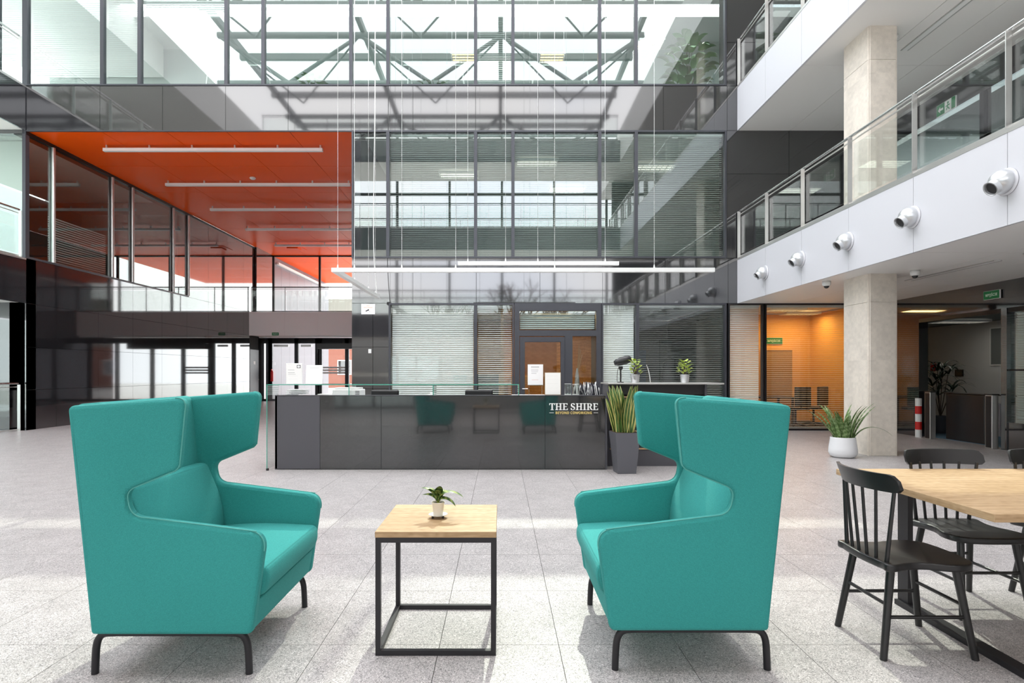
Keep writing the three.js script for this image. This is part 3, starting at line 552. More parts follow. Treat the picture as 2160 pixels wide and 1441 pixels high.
// ---- spindle-back chairs (facing +x)
function seatShape() {
  const s = new THREE.Shape(); s.moveTo(-.215, -.17); s.quadraticCurveTo(-.235, -.235, -.17, -.215); s.bezierCurveTo(-.08, -.175, -.02, -.17, .05, -.205); s.bezierCurveTo(.12, -.235, .2, -.225, .235, -.16); s.quadraticCurveTo(.265, 0, .235, .16); s.bezierCurveTo(.2, .225, .12, .235, .05, .205); s.bezierCurveTo(-.02, .17, -.08, .175, -.17, .215); s.quadraticCurveTo(-.235, .235, -.215, .17); s.quadraticCurveTo(-.245, 0, -.215, -.17); return s;
}
function spindleChair(label, pos, turn) {
  const t = thing('dining_chair', label, 'chair', pos, turn, undefined);
  const g = new THREE.ExtrudeGeometry(seatShape(), { depth: .022, bevelEnabled: true, bevelThickness: .007, bevelSize: .007, bevelOffset: -.007, bevelSegments: 3, curveSegments: 14 });
  part(t, 'seat', toCreasedNormals(g.rotateX(Math.PI / 2).translate(0, .462, 0), .6), M.blackWood);
  // curved top rail
  { const pos = [], idx = [], n = 28, R = .42, half = .262; const P = (i, y, k) => { const s = (i / n * 2 - 1) * half, a = s / R, x = -.245 - R + R * Math.cos(a) * 1.0 + .0; return [-.245 + (R - R * Math.cos(a)) - .035 * (y - .8) / .1 + k - .0, y, R * Math.sin(a)]; };
    const prof = (e) => [[.815 + e * .02, 0], [.905 - e * .03, 0], [.905 - e * .03, .018], [.815 + e * .02, .018]];
    for (let i = 0; i <= n; i++) { const d = Math.min(i, n - i) / n, e = d < .06 ? Math.pow(1 - d / .06, 2) : 0; for (const [y, k] of prof(e)) pos.push(...P(i, y, k)); }
    for (let i = 0; i < n; i++) for (let k = 0; k < 4; k++) { const a = i * 4 + k, b = i * 4 + (k + 1) % 4; idx.push(a, b, a + 4, b, b + 4, a + 4); }
    idx.push(0, 2, 1, 0, 3, 2); const e = n * 4; idx.push(e, e + 1, e + 2, e, e + 2, e + 3);
    const q = new THREE.BufferGeometry(); q.setAttribute('position', new THREE.Float32BufferAttribute(pos, 3)); q.setIndex(idx); q.computeVertexNormals(); part(t, 'top_rail', toCreasedNormals(q.toNonIndexed(), .7), M.blackWood); }
  for (let i = 0; i < 6; i++) { const z = (i - 2.5) * .066, zt = (i - 2.5) * .084, R = .42; part(t, 'spindle', rod(V(-.205 + z * z * .5, .455, z), V(-.238 + (R - Math.sqrt(R * R - zt * zt)), .83, zt), i % 5 ? .0085 : .011, i % 5 ? .0075 : .009, 10), M.blackWood); }
  const legs = [[-.16, -.15, -.225, -.195], [-.16, .15, -.225, .195], [.155, -.155, .222, -.195], [.155, .155, .222, .195]];
  const at = (k, y) => { const [a, b, c, d] = legs[k], u = y / .44; return V(c + (a - c) * u, y, d + (b - d) * u); };
  for (let k = 0; k < 4; k++) part(t, 'leg', rod(at(k, 0), at(k, .44), .0165, .0195, 14), M.blackWood);
  part(t, 'stretcher', rod(at(0, .2), at(2, .2), .009, .009), M.blackWood); part(t, 'stretcher', rod(at(1, .2), at(3, .2), .009, .009), M.blackWood);
  part(t, 'stretcher', rod(at(0, .255), at(1, .255), .009, .009), M.blackWood); part(t, 'stretcher', rod(at(2, .255), at(3, .255), .009, .009), M.blackWood);
  return t;
}
spindleChair('black spindle-back chair at the left end of the dining table', [2.088, 0, -3.075], 0);
spindleChair('black spindle-back chair behind the dining table, nearer the column', [2.80, 0, -3.56], -Math.PI / 2);
spindleChair('black spindle-back chair behind the dining table, at the right edge', [3.46, 0, -3.56], -Math.PI / 2);

// ---- reception desk
{
  const t = thing('reception_desk', 'long polished black reception desk with white lettering', 'reception desk', [-.845, 0, -8.5]), x0 = -2.385, x1 = 2.382, h = 1.06;
  part(t, 'carcass', [bx(x0 + .02, x1 - .02, .06, h - .32, -.8, -.04), bx(x0, x0 + .03, 0, h, -.85, 0), bx(x1 - .03, x1, 0, h, -.85, 0), bx(x0 + .03, x1 - .03, 0, h, -.06, -.03)], M.greyPaint);
  part(t, 'plinth', bx(x0 + .03, x1 - .03, 0, .02, -.75, -.02), M.plasticBlack);
  piece(t, 'front_panel', x0, x0 + .646, .01, h, -.03, 0, M.greyPaint, .006);
  for (const [a, b] of [[x0 + .646, x0 + 1.523], [x0 + 1.523, 1.49], [1.49, x1 - .03]]) piece(t, 'stone_panel', a, b, .01, h, -.03, 0, M.blackGranite, .006);
  part(t, 'ledge', bx(x0, x1, h, h + .008, -.09, .002), M.greyPaint);
  part(t, 'worktop', bx(x0 + .03, x1 - .03, h - .05, h - .02, -.82, -.06), M.white);
  const cx = 1.9;
  part(t, 'lettering', text('THE SHIRE', serifBold, .098, .70, .004).translate(cx, h - .205, 0), M.paper, 'white serif lettering');
  part(t, 'lettering', text('BEYOND COWORKING', sansBold, .036, .52, .004).translate(cx, h - .262, 0), std({ color: lin(.72, .55, .18), roughness: .5 }), 'small gold lettering');
  part(t, 'lettering_rule', [bx(cx - .35, cx - .285, h - .247, h - .242, 0, .004), bx(cx + .285, cx + .35, h - .247, h - .242, 0, .004)], M.paper);
}
// glass counter above the desk
{
  const t = thing('glass_counter', 'green edged glass counter shelf standing over the desk', 'glass shelf', [0, 0, -8.55]), y = 1.215, x0 = -3.31, x1 = .27;
  part(t, 'glass_shelf', bx(x0 + .006, x1, y, y + .012, -.3, .14), M.glassClear);
  part(t, 'glass_end', bx(x0 - .006, x0 + .006, .03, y + .012, -.3, .14), M.glassClear);
  for (const x of [-2.155, -.955, .265]) { const p = part(t, 'glass_support', bx(x - .006, x + .006, 1.07, y, -.3, .1), M.glassClear); part(p, 'glass_edge', bx(x - .006, x + .006, 1.07, y, .1, .103), M.glassEdge); }
  part(t, 'glass_edge', [bx(x0, x1, y, y + .012, .14, .143), bx(x0 - .006, x0 + .006, .03, y + .012, .14, .143), bx(x0, x1, y, y + .012, -.303, -.3)], M.glassEdge);
  part(t, 'foot', [cyl(.02, .02, .03, x0, 0, .12), cyl(.02, .02, .03, x0, 0, -.26)], M.plasticBlack);
}
// printed sheets on the counter
function printTex(draw, w, h) { const c = document.createElement('canvas'); c.width = w; c.height = h; const x = c.getContext('2d'); draw(x, w, h); const t = new THREE.CanvasTexture(c); t.colorSpace = THREE.SRGBColorSpace; return t; }
function board(name, w, h, tex, label, category, pos, turn = 0, tilt = 0, frameMat) {
  const t = thing(name, label, category, pos, turn); const g = new THREE.Group();
  const back = part(t, 'board', rb(w, h, .012, .002, 0, h / 2, 0, 1), frameMat ?? M.paper), face = part(t, 'printed_face', sheet(w - .012, h - .012).translate(0, h / 2, .0068), std({ map: tex, roughness: .6 }));
  back.rotation.x = face.rotation.x = tilt; return t;
}
const lines = (x, list, c) => { x.fillStyle = c; for (const [a, b, w, h] of list) x.fillRect(a, b, w, h); };
board('notice_board', .235, .30, printTex((x, w, h) => { x.fillStyle = '#f6f4f2'; x.fillRect(0, 0, w, h); x.strokeStyle = '#3a3a3c'; x.lineWidth = 9; x.strokeRect(w * .70, h * .08, w * .2, h * .13); x.beginPath(); x.fillStyle = '#fbfbfb'; x.arc(w * .8, h * .145, w * .075, 0, 7); x.fill(); x.fillStyle = '#8d8d90'; x.fillRect(w * .76, h * .14, w * .08, h * .012); lines(x, [[w * .1, h * .31, w * .42, h * .022], [w * .1, h * .44, w * .44, h * .025], [w * .1, h * .53, w * .5, h * .016]], '#b9b9b8'); lines(x, [[w * .12, h * .62, w * .6, h * .006], [w * .12, h * .78, w * .6, h * .006]], '#e0dfdd'); }, 256, 320), 'white notice sheet with a dark square emblem on the glass counter', 'notice', [-2.995, 1.228, -8.62]);
board('notice_board', .235, .28, printTex((x, w, h) => { x.fillStyle = '#f7f6f4'; x.fillRect(0, 0, w, h); lines(x, [[w * .2, h * .135, w * .6, h * .03]], '#c9c8c6'); lines(x, [[w * .15, h * .3, w * .6, h * .006]], '#e6e5e2'); }, 256, 300), 'plain white notice sheet with one line of print on the glass counter', 'notice', [-2.715, 1.228, -8.64], .12, -.22);
board('notice_board', .225, .30, printTex((x, w, h) => { x.fillStyle = '#fbfafa'; x.fillRect(0, 0, w, h); x.fillStyle = '#8c8a8c'; x.font = 'bold ' + h * .06 + 'px sans-serif'; lines(x, [[w * .2, h * .09, w * .55, h * .04]], '#b0aeb0'); lines(x, [[w * .2, h * .22, w * .5, h * .022], [w * .2, h * .28, w * .5, h * .022], [w * .22, h * .34, w * .45, h * .022], [w * .22, h * .42, w * .35, h * .03]], '#d0ced0'); lines(x, [[w * .25, h * .76, w * .45, h * .016]], '#e8b9b4'); }, 240, 320), 'white printed sheet standing at the right end of the glass counter', 'notice', [.515, 1.212, -8.66]);
single('sheet_stand', [bx(-.11, .11, 0, .012, -.05, .05), bx(-.1, -.09, -.148, 0, -.03, .03), bx(.09, .1, -.148, 0, -.03, .03)], M.glassClear, 'clear stand under the printed sheet at the counter end', 'stand', [.515, 1.2, -8.66]);
board('document_frame', .232, .325, printTex((x, w, h) => { x.fillStyle = '#f3f2ee'; x.fillRect(0, 0, w, h); lines(x, [[w * .12, h * .14, w * .7, h * .008], [w * .12, h * .3, w * .72, h * .006], [w * .12, h * .5, w * .72, h * .006], [w * .12, h * .7, w * .72, h * .006]], '#e3e2dd'); }, 232, 325), 'cream sheet in a tan frame standing on the desk edge', 'picture frame', [.76, 1.07, -8.55], 0, -.06, std({ color: lin(.45, .33, .2), roughness: .5 }));
// things on the desk
{
  const t = thing('office_printer', 'low white printer with paper tray on the left of the desk', 'printer', [-2.33, 1.041, -8.82]);
  part(t, 'body', rb(.42, .1, .3, .015, .08, .055, 0), M.plasticWhite); part(t, 'lid', rb(.36, .025, .26, .008, .08, .118, 0), M.plasticWhite); part(t, 'paper_tray', [rb(.3, .012, .26, .004, -.2, .03, 0)], M.plasticWhite); part(t, 'panel_slots', [0, 1, 2].map((k) => bc(.06, .008, .004, .24, .035 + k * .022, .151)), M.plasticBlack);
}
single('paper_tray_stack', Array.from({ length: 5 }, (_, k) => bc(.28, .008, .21, .004 * (k % 3), .004 + k * .016, 0)), M.paper, 'stack of paper trays at the left end of the desk', 'paper tray', [-3.02, 1.07, -8.85]);
single('card_terminal', [rb(.1, .035, .13, .01, 0, .02, 0), rb(.075, .03, .09, .01, .01, .045, -.01)], M.plasticWhite, 'small white card terminal in the middle of the desk', 'card terminal', [-1.0, 1.041, -8.72]);
single('paper_pile', rb(.5, .02, .16, .005, 0, .01, 0), M.paper, 'flat stack of white papers on the right of the desk', 'papers', [.42, 1.041, -8.86]);
function tumbler(label, x, z, r, h, fill) {
  const t = thing('tumbler', label, 'container', [x, 1.041, z]); part(t, 'glass_wall', lathe([[0, .002], [r, .002], [r, h], [r - .004, h], [r - .004, .008], [0, .008]]), M.glassClear); part(t, 'base', cyl(r, r, .035, 0, .002, 0), M.plasticWhite); part(t, 'rim', lathe([[r, h], [r + .002, h + .004], [r - .004, h + .004], [r - .004, h]]), M.plasticWhite); if (fill) fill(t); return t;
}
tumbler('empty clear tumbler on the desk beside the framed sheet', .99, -8.66, .05, .185);
tumbler('clear tumbler full of striped straps, next to the empty one', 1.103, -8.65, .05, .18, (t) => { const d = [], l = []; for (let i = 0; i < 22; i++) { const a = rr(0, 6.28), r = rr(.01, .042), b = a + rr(-.8, .8); (i % 2 ? d : l).push(rod(V(r * Math.cos(a), .04, r * Math.sin(a)), V(r * Math.cos(b), rr(.13, .185), r * Math.sin(b)), .004, .004, 5)); } part(t, 'dark_straps', d, M.plasticBlack, undefined, 'stuff'); part(t, 'pale_straps', l, M.paper, undefined, 'stuff'); });
{
  const t = thing('lanyard_heap', 'heap of dark and white lanyards in a box on the desk', 'lanyards', [1.314, 1.041, -8.74]);
  part(t, 'open_box', [bx(-.15, .15, 0, .01, -.1, .1), bx(-.15, -.142, .01, .12, -.1, .1), bx(.142, .15, .01, .12, -.1, .1), bx(-.142, .142, .01, .12, -.1, -.094)], M.plasticBlack);
  const d = [], l = []; for (let i = 0; i < 70; i++) { const x = rr(-.13, .13), z = rr(-.07, .1), h = rr(.13, .22), sw = rr(-.03, .03), g = tube([V(x - .012, .01, z), V(x - .008 + sw, h * .6, z + .02), V(x + sw, h, z), V(x + .01 + sw, h * .6, z + .03), V(x + .014, .012, z + .01)], .0042, 14, 5); (i % 10 < 7 ? d : l).push(g); }
  part(t, 'dark_lanyards', d, std({ color: lin(.016, .016, .03), roughness: .5 }), undefined, 'stuff'); part(t, 'white_lanyards', l, M.paper, undefined, 'stuff');
}
// task chairs behind the desk show just over the top edge
[[-.35, 'dark rounded chair back just showing behind the middle of the desk'], [-1.9, 'dark chair back just showing behind the left of the desk']].forEach(([x, label]) => {
  const t = thing('task_chair', label, 'chair', [x, 0, -9.9]);
  part(t, 'backrest', rb(.46, .55, .06, .025, 0, .83, .12, 3), M.plasticBlack); part(t, 'seat', rb(.48, .07, .48, .03, 0, .48, -.14, 3), M.plasticBlack); part(t, 'column', cyl(.03, .03, .36, 0, .08, -.14), M.blackSteel); part(t, 'back_stem', rod(V(0, .47, 0), V(0, .62, .12), .02), M.blackSteel);
  for (let k = 0; k < 5; k++) { const a = k * 1.2566 + .3; part(t, 'foot', rod(V(0, .09, -.14), V(.3 * Math.cos(a), .03, -.14 + .3 * Math.sin(a)), .02, .014), M.blackSteel); }
});
// ---- bar counter with shelves
{
  const t = thing('bar_counter', 'dark bar counter with open shelves right of the desk', 'counter', [1.6, 0, -8.8]), w = 1.47;
  part(t, 'counter_top', rb(1.70, .022, .66, .004, .83, 1.229, -.2, 1), M.steelSatin);
  part(t, 'back_panel', bx(0, w, 0, 1.2, -.44, -.42), M.greyPaint);
  part(t, 'side_panel', [bx(0, .03, 0, 1.218, -.42, 0)], M.greyPaint); part(t, 'side_panel', [bx(w - .03, w, 0, 1.218, -.42, 0)], M.greyPaint);
  part(t, 'plinth', bx(.03, w - .03, 0, .24, -.4, -.02), M.greyPaint); part(t, 'top_rail', bx(.03, w - .03, 1.06, 1.218, -.1, -.05), M.plasticBlack);
  for (const y of [.26, .52, .77, 1.03]) { const s = part(t, 'shelf', bx(.03, w - .03, y - .012, y + .012, -.42, -.015), M.greyPaint); part(s, 'shelf_edge', bx(.03, w - .03, y - .012, y + .012, -.015, -.005), M.oak); }
}
// black studio lamp on the bar
{
  const t = thing('studio_lamp', 'black hooded lamp tilted on a short stand on the bar', 'lamp', [1.86, 1.24, -9.0]);
  const hood = lathe([[0, .02], [.035, .02], [.05, .06], [.06, .12], [.062, .2], [.05, .26], [.03, .285], [0, .29]].map(([r, y]) => [r * 1.05, y]), 24).scale(1, 1, 1).translate(0, -.15, 0).rotateZ(-1.3);
  part(t, 'hood', hood.translate(0, .33, 0), M.plasticBlack); part(t, 'joint', [rb(.06, .05, .05, .008, -.03, .225, 0), cyl(.02, .02, .05, -.03, .19, 0)], M.plasticBlack);
  part(t, 'stand', [rod(V(-.03, 0, 0), V(-.03, .21, 0), .012), cyl(.05, .045, .012, -.03, 0, 0)], M.plasticBlack); part(t, 'cable', tube([V(-.07, .22, 0), V(-.082, .14, .01), V(-.085, .06, .01), V(-.085, .004, .02)], .004, 20, 6), M.plasticBlack);
}
single('white_wand', tube([V(0, .003, 0), V(-.012, .1, 0), V(-.035, .2, 0), V(-.062, .27, 0)], .0055, 20, 8), M.plasticWhite, 'thin curved white wand standing on the bar', 'wand', [2.27, 1.24, -8.95]);
function jadePlant(label, x, z, h, spread, count, potMat) {
  const t = thing('jade_plant', label, 'plant', [x, 1.24, z]);
  part(t, 'pot', lathe([[0, 0], [.055, 0], [.068, .12], [.068, .125], [.062, .125], [.056, .1], [0, .1]]), potMat); part(t, 'soil', cyl(.058, .058, .004, 0, .1, 0), M.soil);
  const stems = []; for (let i = 0; i < 7; i++) { const a = i * 2.4, r = spread * rr(.25, .6); stems.push(rod(V(0, .1, 0), V(r * Math.cos(a), .1 + h * rr(.4, .8), r * Math.sin(a)), .006, .004, 6)); } part(t, 'stems', stems, M.bark);
  const gs = [[.40, .52, .07], [.48, .58, .12], [.30, .42, .06]].map((c) => blade(.062, .045, { color: c.map((v) => v * .85), edge: c, profile: oval, cup: .12, bend: .5, n: 6 }));
  for (let i = 0; i < count; i++) { const a = i * 2.399, u = (i + .5) / count, r = spread * Math.sqrt(1 - (u * 1.2 - .35) ** 2) * rr(.55, 1), y = .13 + h * u; addLeaf(t, gs[i % 3], r * Math.cos(a) * .8, y, r * Math.sin(a) * .8, rr(.5, 1.25), Math.PI / 2 - a); }
}
jadePlant('leaning light green jade plant in a glossy pot beside the black lamp', 2.0, -8.78, .21, .10, 30, M.silver);
jadePlant('bushy light green jade plant in a grey pot at the bar end', 2.76, -8.86, .2, .105, 42, M.silver);
// ---- tall planter with variegated snake plant
{
  const t = thing('tall_planter', 'tall tapered charcoal planter with yellow edged snake plant', 'plant', [1.735, 0, -8.27], .08), s = new THREE.CylinderGeometry(.245, .178, .565, 4, 1).rotateY(Math.PI / 4).translate(0, .2825, 0);
  part(t, 'pot', toCreasedNormals(s.toNonIndexed(), .3), M.pot); part(t, 'soil', new THREE.CylinderGeometry(.225, .225, .01, 4).rotateY(Math.PI / 4).translate(0, .562, 0), M.soil);
  const kinds = [[.68, .1], [.6, .1], [.5, .095], [.36, .085]].map(([l, w], k) => blade(l, w, { color: [.04, .10, .02], bandColor: [.085, .17, .04], band: 40 + k * 7, edge: [.58, .52, .17], bend: .15, twist: .7, n: 12 }));
  for (let i = 0; i < 48; i++) { const a = i * 2.399, r = .14 * Math.sqrt((i + .5) / 48); addLeaf(t, kinds[i % 4], r * Math.cos(a), .55, r * Math.sin(a), .02 + r * 1.05 * rr(.5, 1.2), Math.PI / 2 - a + rr(-.5, .5)); }
}
// ---- white pot with snake plant by the column
{
  const t = thing('potted_snake_plant', 'round white pot with mottled green snake plant beside the column', 'plant', [5.64, 0, -9.75]);
  part(t, 'pot', lathe([[0, 0], [.15, 0], [.19, .025], [.215, .08], [.21, .16], [.187, .31], [.19, .325], [.182, .333], [.172, .325], [.175, .28], [0, .28]], 40), M.potWhite);
  part(t, 'soil', cyl(.172, .172, .01, 0, .28, 0, 30), M.soil);
  const kinds = [[.62, .075], [.52, .085], [.44, .08], [.36, .07]].map(([l, w], k) => blade(l, w, { color: [.075, .15, .03], bandColor: [.24, .33, .14], band: 46 + k * 9, phase: k, bend: .35, twist: .35, n: 16 }));
  for (let i = 0; i < 30; i++) { const a = i * 2.399, r = .14 * Math.sqrt((i + .5) / 30); addLeaf(t, kinds[i % 4], r * Math.cos(a), .28, r * Math.sin(a), .03 + r * 1.9 * rr(.4, 1.1), Math.PI / 2 - a + rr(-.4, .4)); }
  const thin = blade(.72, .045, { color: [.09, .16, .05], bandColor: [.34, .42, .22], band: 60, bend: .25, n: 18, cup: .4 }), arch = blade(.62, .04, { color: [.09, .15, .05], bandColor: [.2, .28, .12], band: 50, bend: 1.3, n: 18, cup: .4 });
  for (const [g, x, z, lean, turn] of [[thin, -.1, 0, .62, -Math.PI / 2], [thin, .12, -.02, .36, Math.PI / 2 - .2], [thin, .11, .04, .48, Math.PI / 2 + .1], [arch, .12, .05, .62, Math.PI / 2]]) addLeaf(t, g, x, .28, z, lean, turn);
}
// ================================================================== LIGHT FITTINGS, SIGNS, NOZZLES
[15.1, 17.9, 20.65, 23.5, 26.5].forEach((d, i) => {
  const t = thing('linear_ceiling_lamp', `long slim white lamp under the orange soffit, ${ORD[i]} from the hall`, 'lamp', [-7.31, 7.04, -d], 0, 'lamps under the orange soffit');
  part(t, 'housing', bx(-2.79, 2.79, -.02, .06, -.045, .045), M.lampOff); for (let k = 0; k < 6; k++) part(t, 'hanger', bx(-2.74 + k * 1.09, -2.7 + k * 1.09, .06, .15, -.015, .015), M.steelSatin);
});
single('smoke_detector', [cyl(.09, .075, .03, 0, -.06, 0), cyl(.05, .09, .035, 0, -.095, 0)], M.plasticWhite, 'round white smoke detector on the orange soffit', 'detector', [-7.35, L2a + .025, -17.6]);
single('ceiling_vent', [bc(.9, .02, .9, 0, 0, 0), bc(.5, .06, .5, 0, -.03, 0)], M.orange, 'square orange air vent near the far end of the soffit', 'vent', [-9.6, L2a - .015, -27.6]);
// suspended light frame and its wires
{
  const t = thing('pendant_lamp', 'white L-shaped suspended light frame above the desk', 'pendant lamp', [0, 3.12, -10]);
  part(t, 'light_bar', bx(-2.84, 3.61, -.035, .035, -.04, .04), M.lampOff); part(t, 'light_bar', bx(-2.84, -2.75, -.035, .035, -3.55, -.04), M.lampOff);
  for (const [x, z] of [[-2.74, 0], [-2.46, 0], [-1.66, 0], [-.75, 0], [.92, 0], [2.6, 0], [-2.8, -1.4], [-2.8, -2.6], [-2.8, -3.3]]) { const w = part(t, 'wire', rod(V(x, .03, z), V(x, 12, z), .0035, .0035, 5), M.steel); part(w, 'clip', cyl(.016, .008, .06, x, .035, z, 10), M.plasticWhite); }
  part(t, 'power_cable', tube([V(-2.79, .03, -3.4), V(-2.86, 1.4, -3.38), V(-2.83, 5, -3.4), V(-2.83, 12, -3.4)], .009, 60, 6), M.plasticWhite);
}
{
  const t = thing('pendant_lamp', 'short white suspended light bar just above the longer one', 'pendant lamp', [0, 3.42, -11]);
  part(t, 'light_bar', bx(-.78, 2.2, -.04, .03, -.04, .04), M.lampOff); for (const x of [-.6, .1, .7, 1.95]) { const w = part(t, 'wire', rod(V(x, .03, 0), V(x, 11.7, 0), .0035, .0035, 5), M.steel); part(w, 'clip', cyl(.016, .008, .06, x, .03, 0, 10), M.plasticWhite); }
}
// air nozzles on the right gallery
[12.687, 11.174, 9.661, 8.148, 6.635].forEach((d, i) => {
  const t = thing('air_nozzle', `silver ball air nozzle on the white gallery front, ${ORD[i]} from the facade`, 'air nozzle', [XR, 3.53, -d], 0, 'air nozzles on the right gallery');
  part(t, 'collar', lathe([[.0, 0], [.15, 0], [.152, .012], [.135, .025], [0, .025]], 32).rotateZ(Math.PI / 2), M.white);
  part(t, 'ball', new THREE.SphereGeometry(.132, 32, 20).translate(-.06, 0, 0), M.silver);
  const q = new THREE.Quaternion().setFromUnitVectors(V(0, 1, 0), V(-1, -.62, .05).normalize());
  const spout = lathe([[.086, .09], [.078, .135], [.08, .158], [.084, .163], [.07, .163], [.066, .1]], 28).applyQuaternion(q).translate(-.06, 0, 0); part(t, 'spout', spout, M.silver); part(t, 'bore', new THREE.CircleGeometry(.07, 24).rotateX(-Math.PI / 2).translate(0, .134, 0).applyQuaternion(q).translate(-.06, 0, 0), M.plasticBlack);
});
// dome cameras
[[5.92, L1a, -10.75, 'white dome camera under the lower gallery, left of the column'], [6.72, L1a, -9.6, 'white dome camera under the lower gallery, right of the column'], [6.78, L2a, -10.2, 'white dome camera under the upper gallery beside the column head']].forEach(([x, y, z, label]) => {
  const t = thing('dome_camera', label, 'camera', [x, y - .006, z]); part(t, 'housing', lathe([[0, 0], [.07, 0], [.07, -.05], [.064, -.075], [.05, -.085], [0, -.085]].reverse()), M.plasticWhite); part(t, 'dome', new THREE.SphereGeometry(.045, 20, 12, 0, 6.2832, Math.PI / 2, Math.PI / 2).translate(0, -.083, 0), M.plasticBlack);
});
// recessed linear lamps in the gallery soffits
[[7.3, L1a, -10.6, -8.7, 'slim recessed lamp under the lower gallery beside the column'], [7.3, L1a, -8.2, -5.5, 'slim recessed lamp under the lower gallery at the right edge'], [7.26, L2a, -10.64, -6.8, 'slim grey recessed lamp under the upper gallery']].forEach(([x, y, a, b, label]) => { const t = thing('recessed_lamp', label, 'lamp', [x, y - .006, 0]); part(t, 'trim', [bx(-.07, -.05, -.015, 0, a, b), bx(.05, .07, -.015, 0, a, b)], M.steelSatin); part(t, 'diffuser', bx(-.05, .05, -.01, 0, a, b), M.lampOff); });
// signs
function exitSign(label, pos, turn, w, h, draw) { const t = thing('exit_sign', label, 'sign', pos, turn); part(t, 'sign_case', rb(w, h, .03, .004, 0, 0, 0, 1), M.paper); part(t, 'sign_face', sheet(w * .97, h * .94).translate(0, 0, .0162), std({ map: printTex(draw, 256, 112), roughness: .5 })); }
const exitText = (x, w, h) => { x.fillStyle = '#0a7a43'; x.fillRect(0, 0, w, h); x.fillStyle = '#dff5e6'; x.font = 'bold 50px sans-serif'; x.textAlign = 'center'; x.fillText('WYJŚCIE', w / 2, h * .66, w * .86); };
const exitMan = (x, w, h) => { x.fillStyle = '#f1f4ee'; x.fillRect(0, 0, w, h); x.fillStyle = '#0c8a4a'; x.fillRect(0, 0, w * .44, h); x.fillRect(w * .8, 0, w * .2, h); x.fillStyle = '#f1f4ee'; x.beginPath(); x.moveTo(w * .08, h * .5); x.lineTo(w * .2, h * .2); x.lineTo(w * .2, h * .4); x.lineTo(w * .36, h * .4); x.lineTo(w * .36, h * .6); x.lineTo(w * .2, h * .6); x.lineTo(w * .2, h * .8); x.fill(); x.fillStyle = '#0c8a4a'; x.beginPath(); x.arc(w * .62, h * .22, h * .1, 0, 7); x.fill(); x.lineWidth = 11; x.strokeStyle = '#0c8a4a'; x.lineCap = 'round'; x.beginPath(); x.moveTo(w * .61, h * .35); x.lineTo(w * .6, h * .58); x.lineTo(w * .54, h * .8); x.moveTo(w * .6, h * .58); x.lineTo(w * .68, h * .82); x.moveTo(w * .52, h * .48); x.lineTo(w * .7, h * .44); x.stroke(); };
exitSign('small green exit sign on the white balcony front', [-10.15, 3.12, -26.77], 0, .32, .14, exitText);
exitSign('green exit sign inside the amber meeting room', [7.84, 2.29, -16.98], 0, .5, .19, exitText);
exitSign('green and white exit sign with arrow on the right gallery wall', [9.084, 6.8, -12.06], -Math.PI / 2, .52, .24, exitMan);
exitSign('dark green exit sign above the gate opening', [9.05, 2.82, -10.9], -Math.PI / 2, .36, .16, exitText);
board('camera_notice', .33, .245, printTex((x, w, h) => { x.fillStyle = '#fbfaf8'; x.fillRect(0, 0, w, h); x.fillStyle = '#c98f5a'; x.textAlign = 'center'; x.font = 'bold 24px sans-serif'; x.fillText('OBIEKT', w / 2, h * .2); x.fillText('MONITOROWANY', w / 2, h * .38, w * .86); x.save(); x.translate(w * .44, h * .64); x.rotate(-.42); x.fillStyle = '#26262a'; x.fillRect(-w * .14, -h * .055, w * .26, h * .11); x.fillRect(w * .06, -h * .08, w * .07, h * .15); x.restore(); x.fillStyle = '#b8b8ba'; x.fillRect(w * .56, h * .72, w * .1, h * .06); }, 300, 220), 'white camera warning notice on the black stone', 'notice', [-3.16, 2.785, ZB + .008]);
single('thermostat', rb(.075, .1, .02, .012, 0, 0, 0, 3), M.plasticWhite, 'small white thermostat on the black stone panel', 'thermostat', [-3.12, 1.9, ZB + .012]);
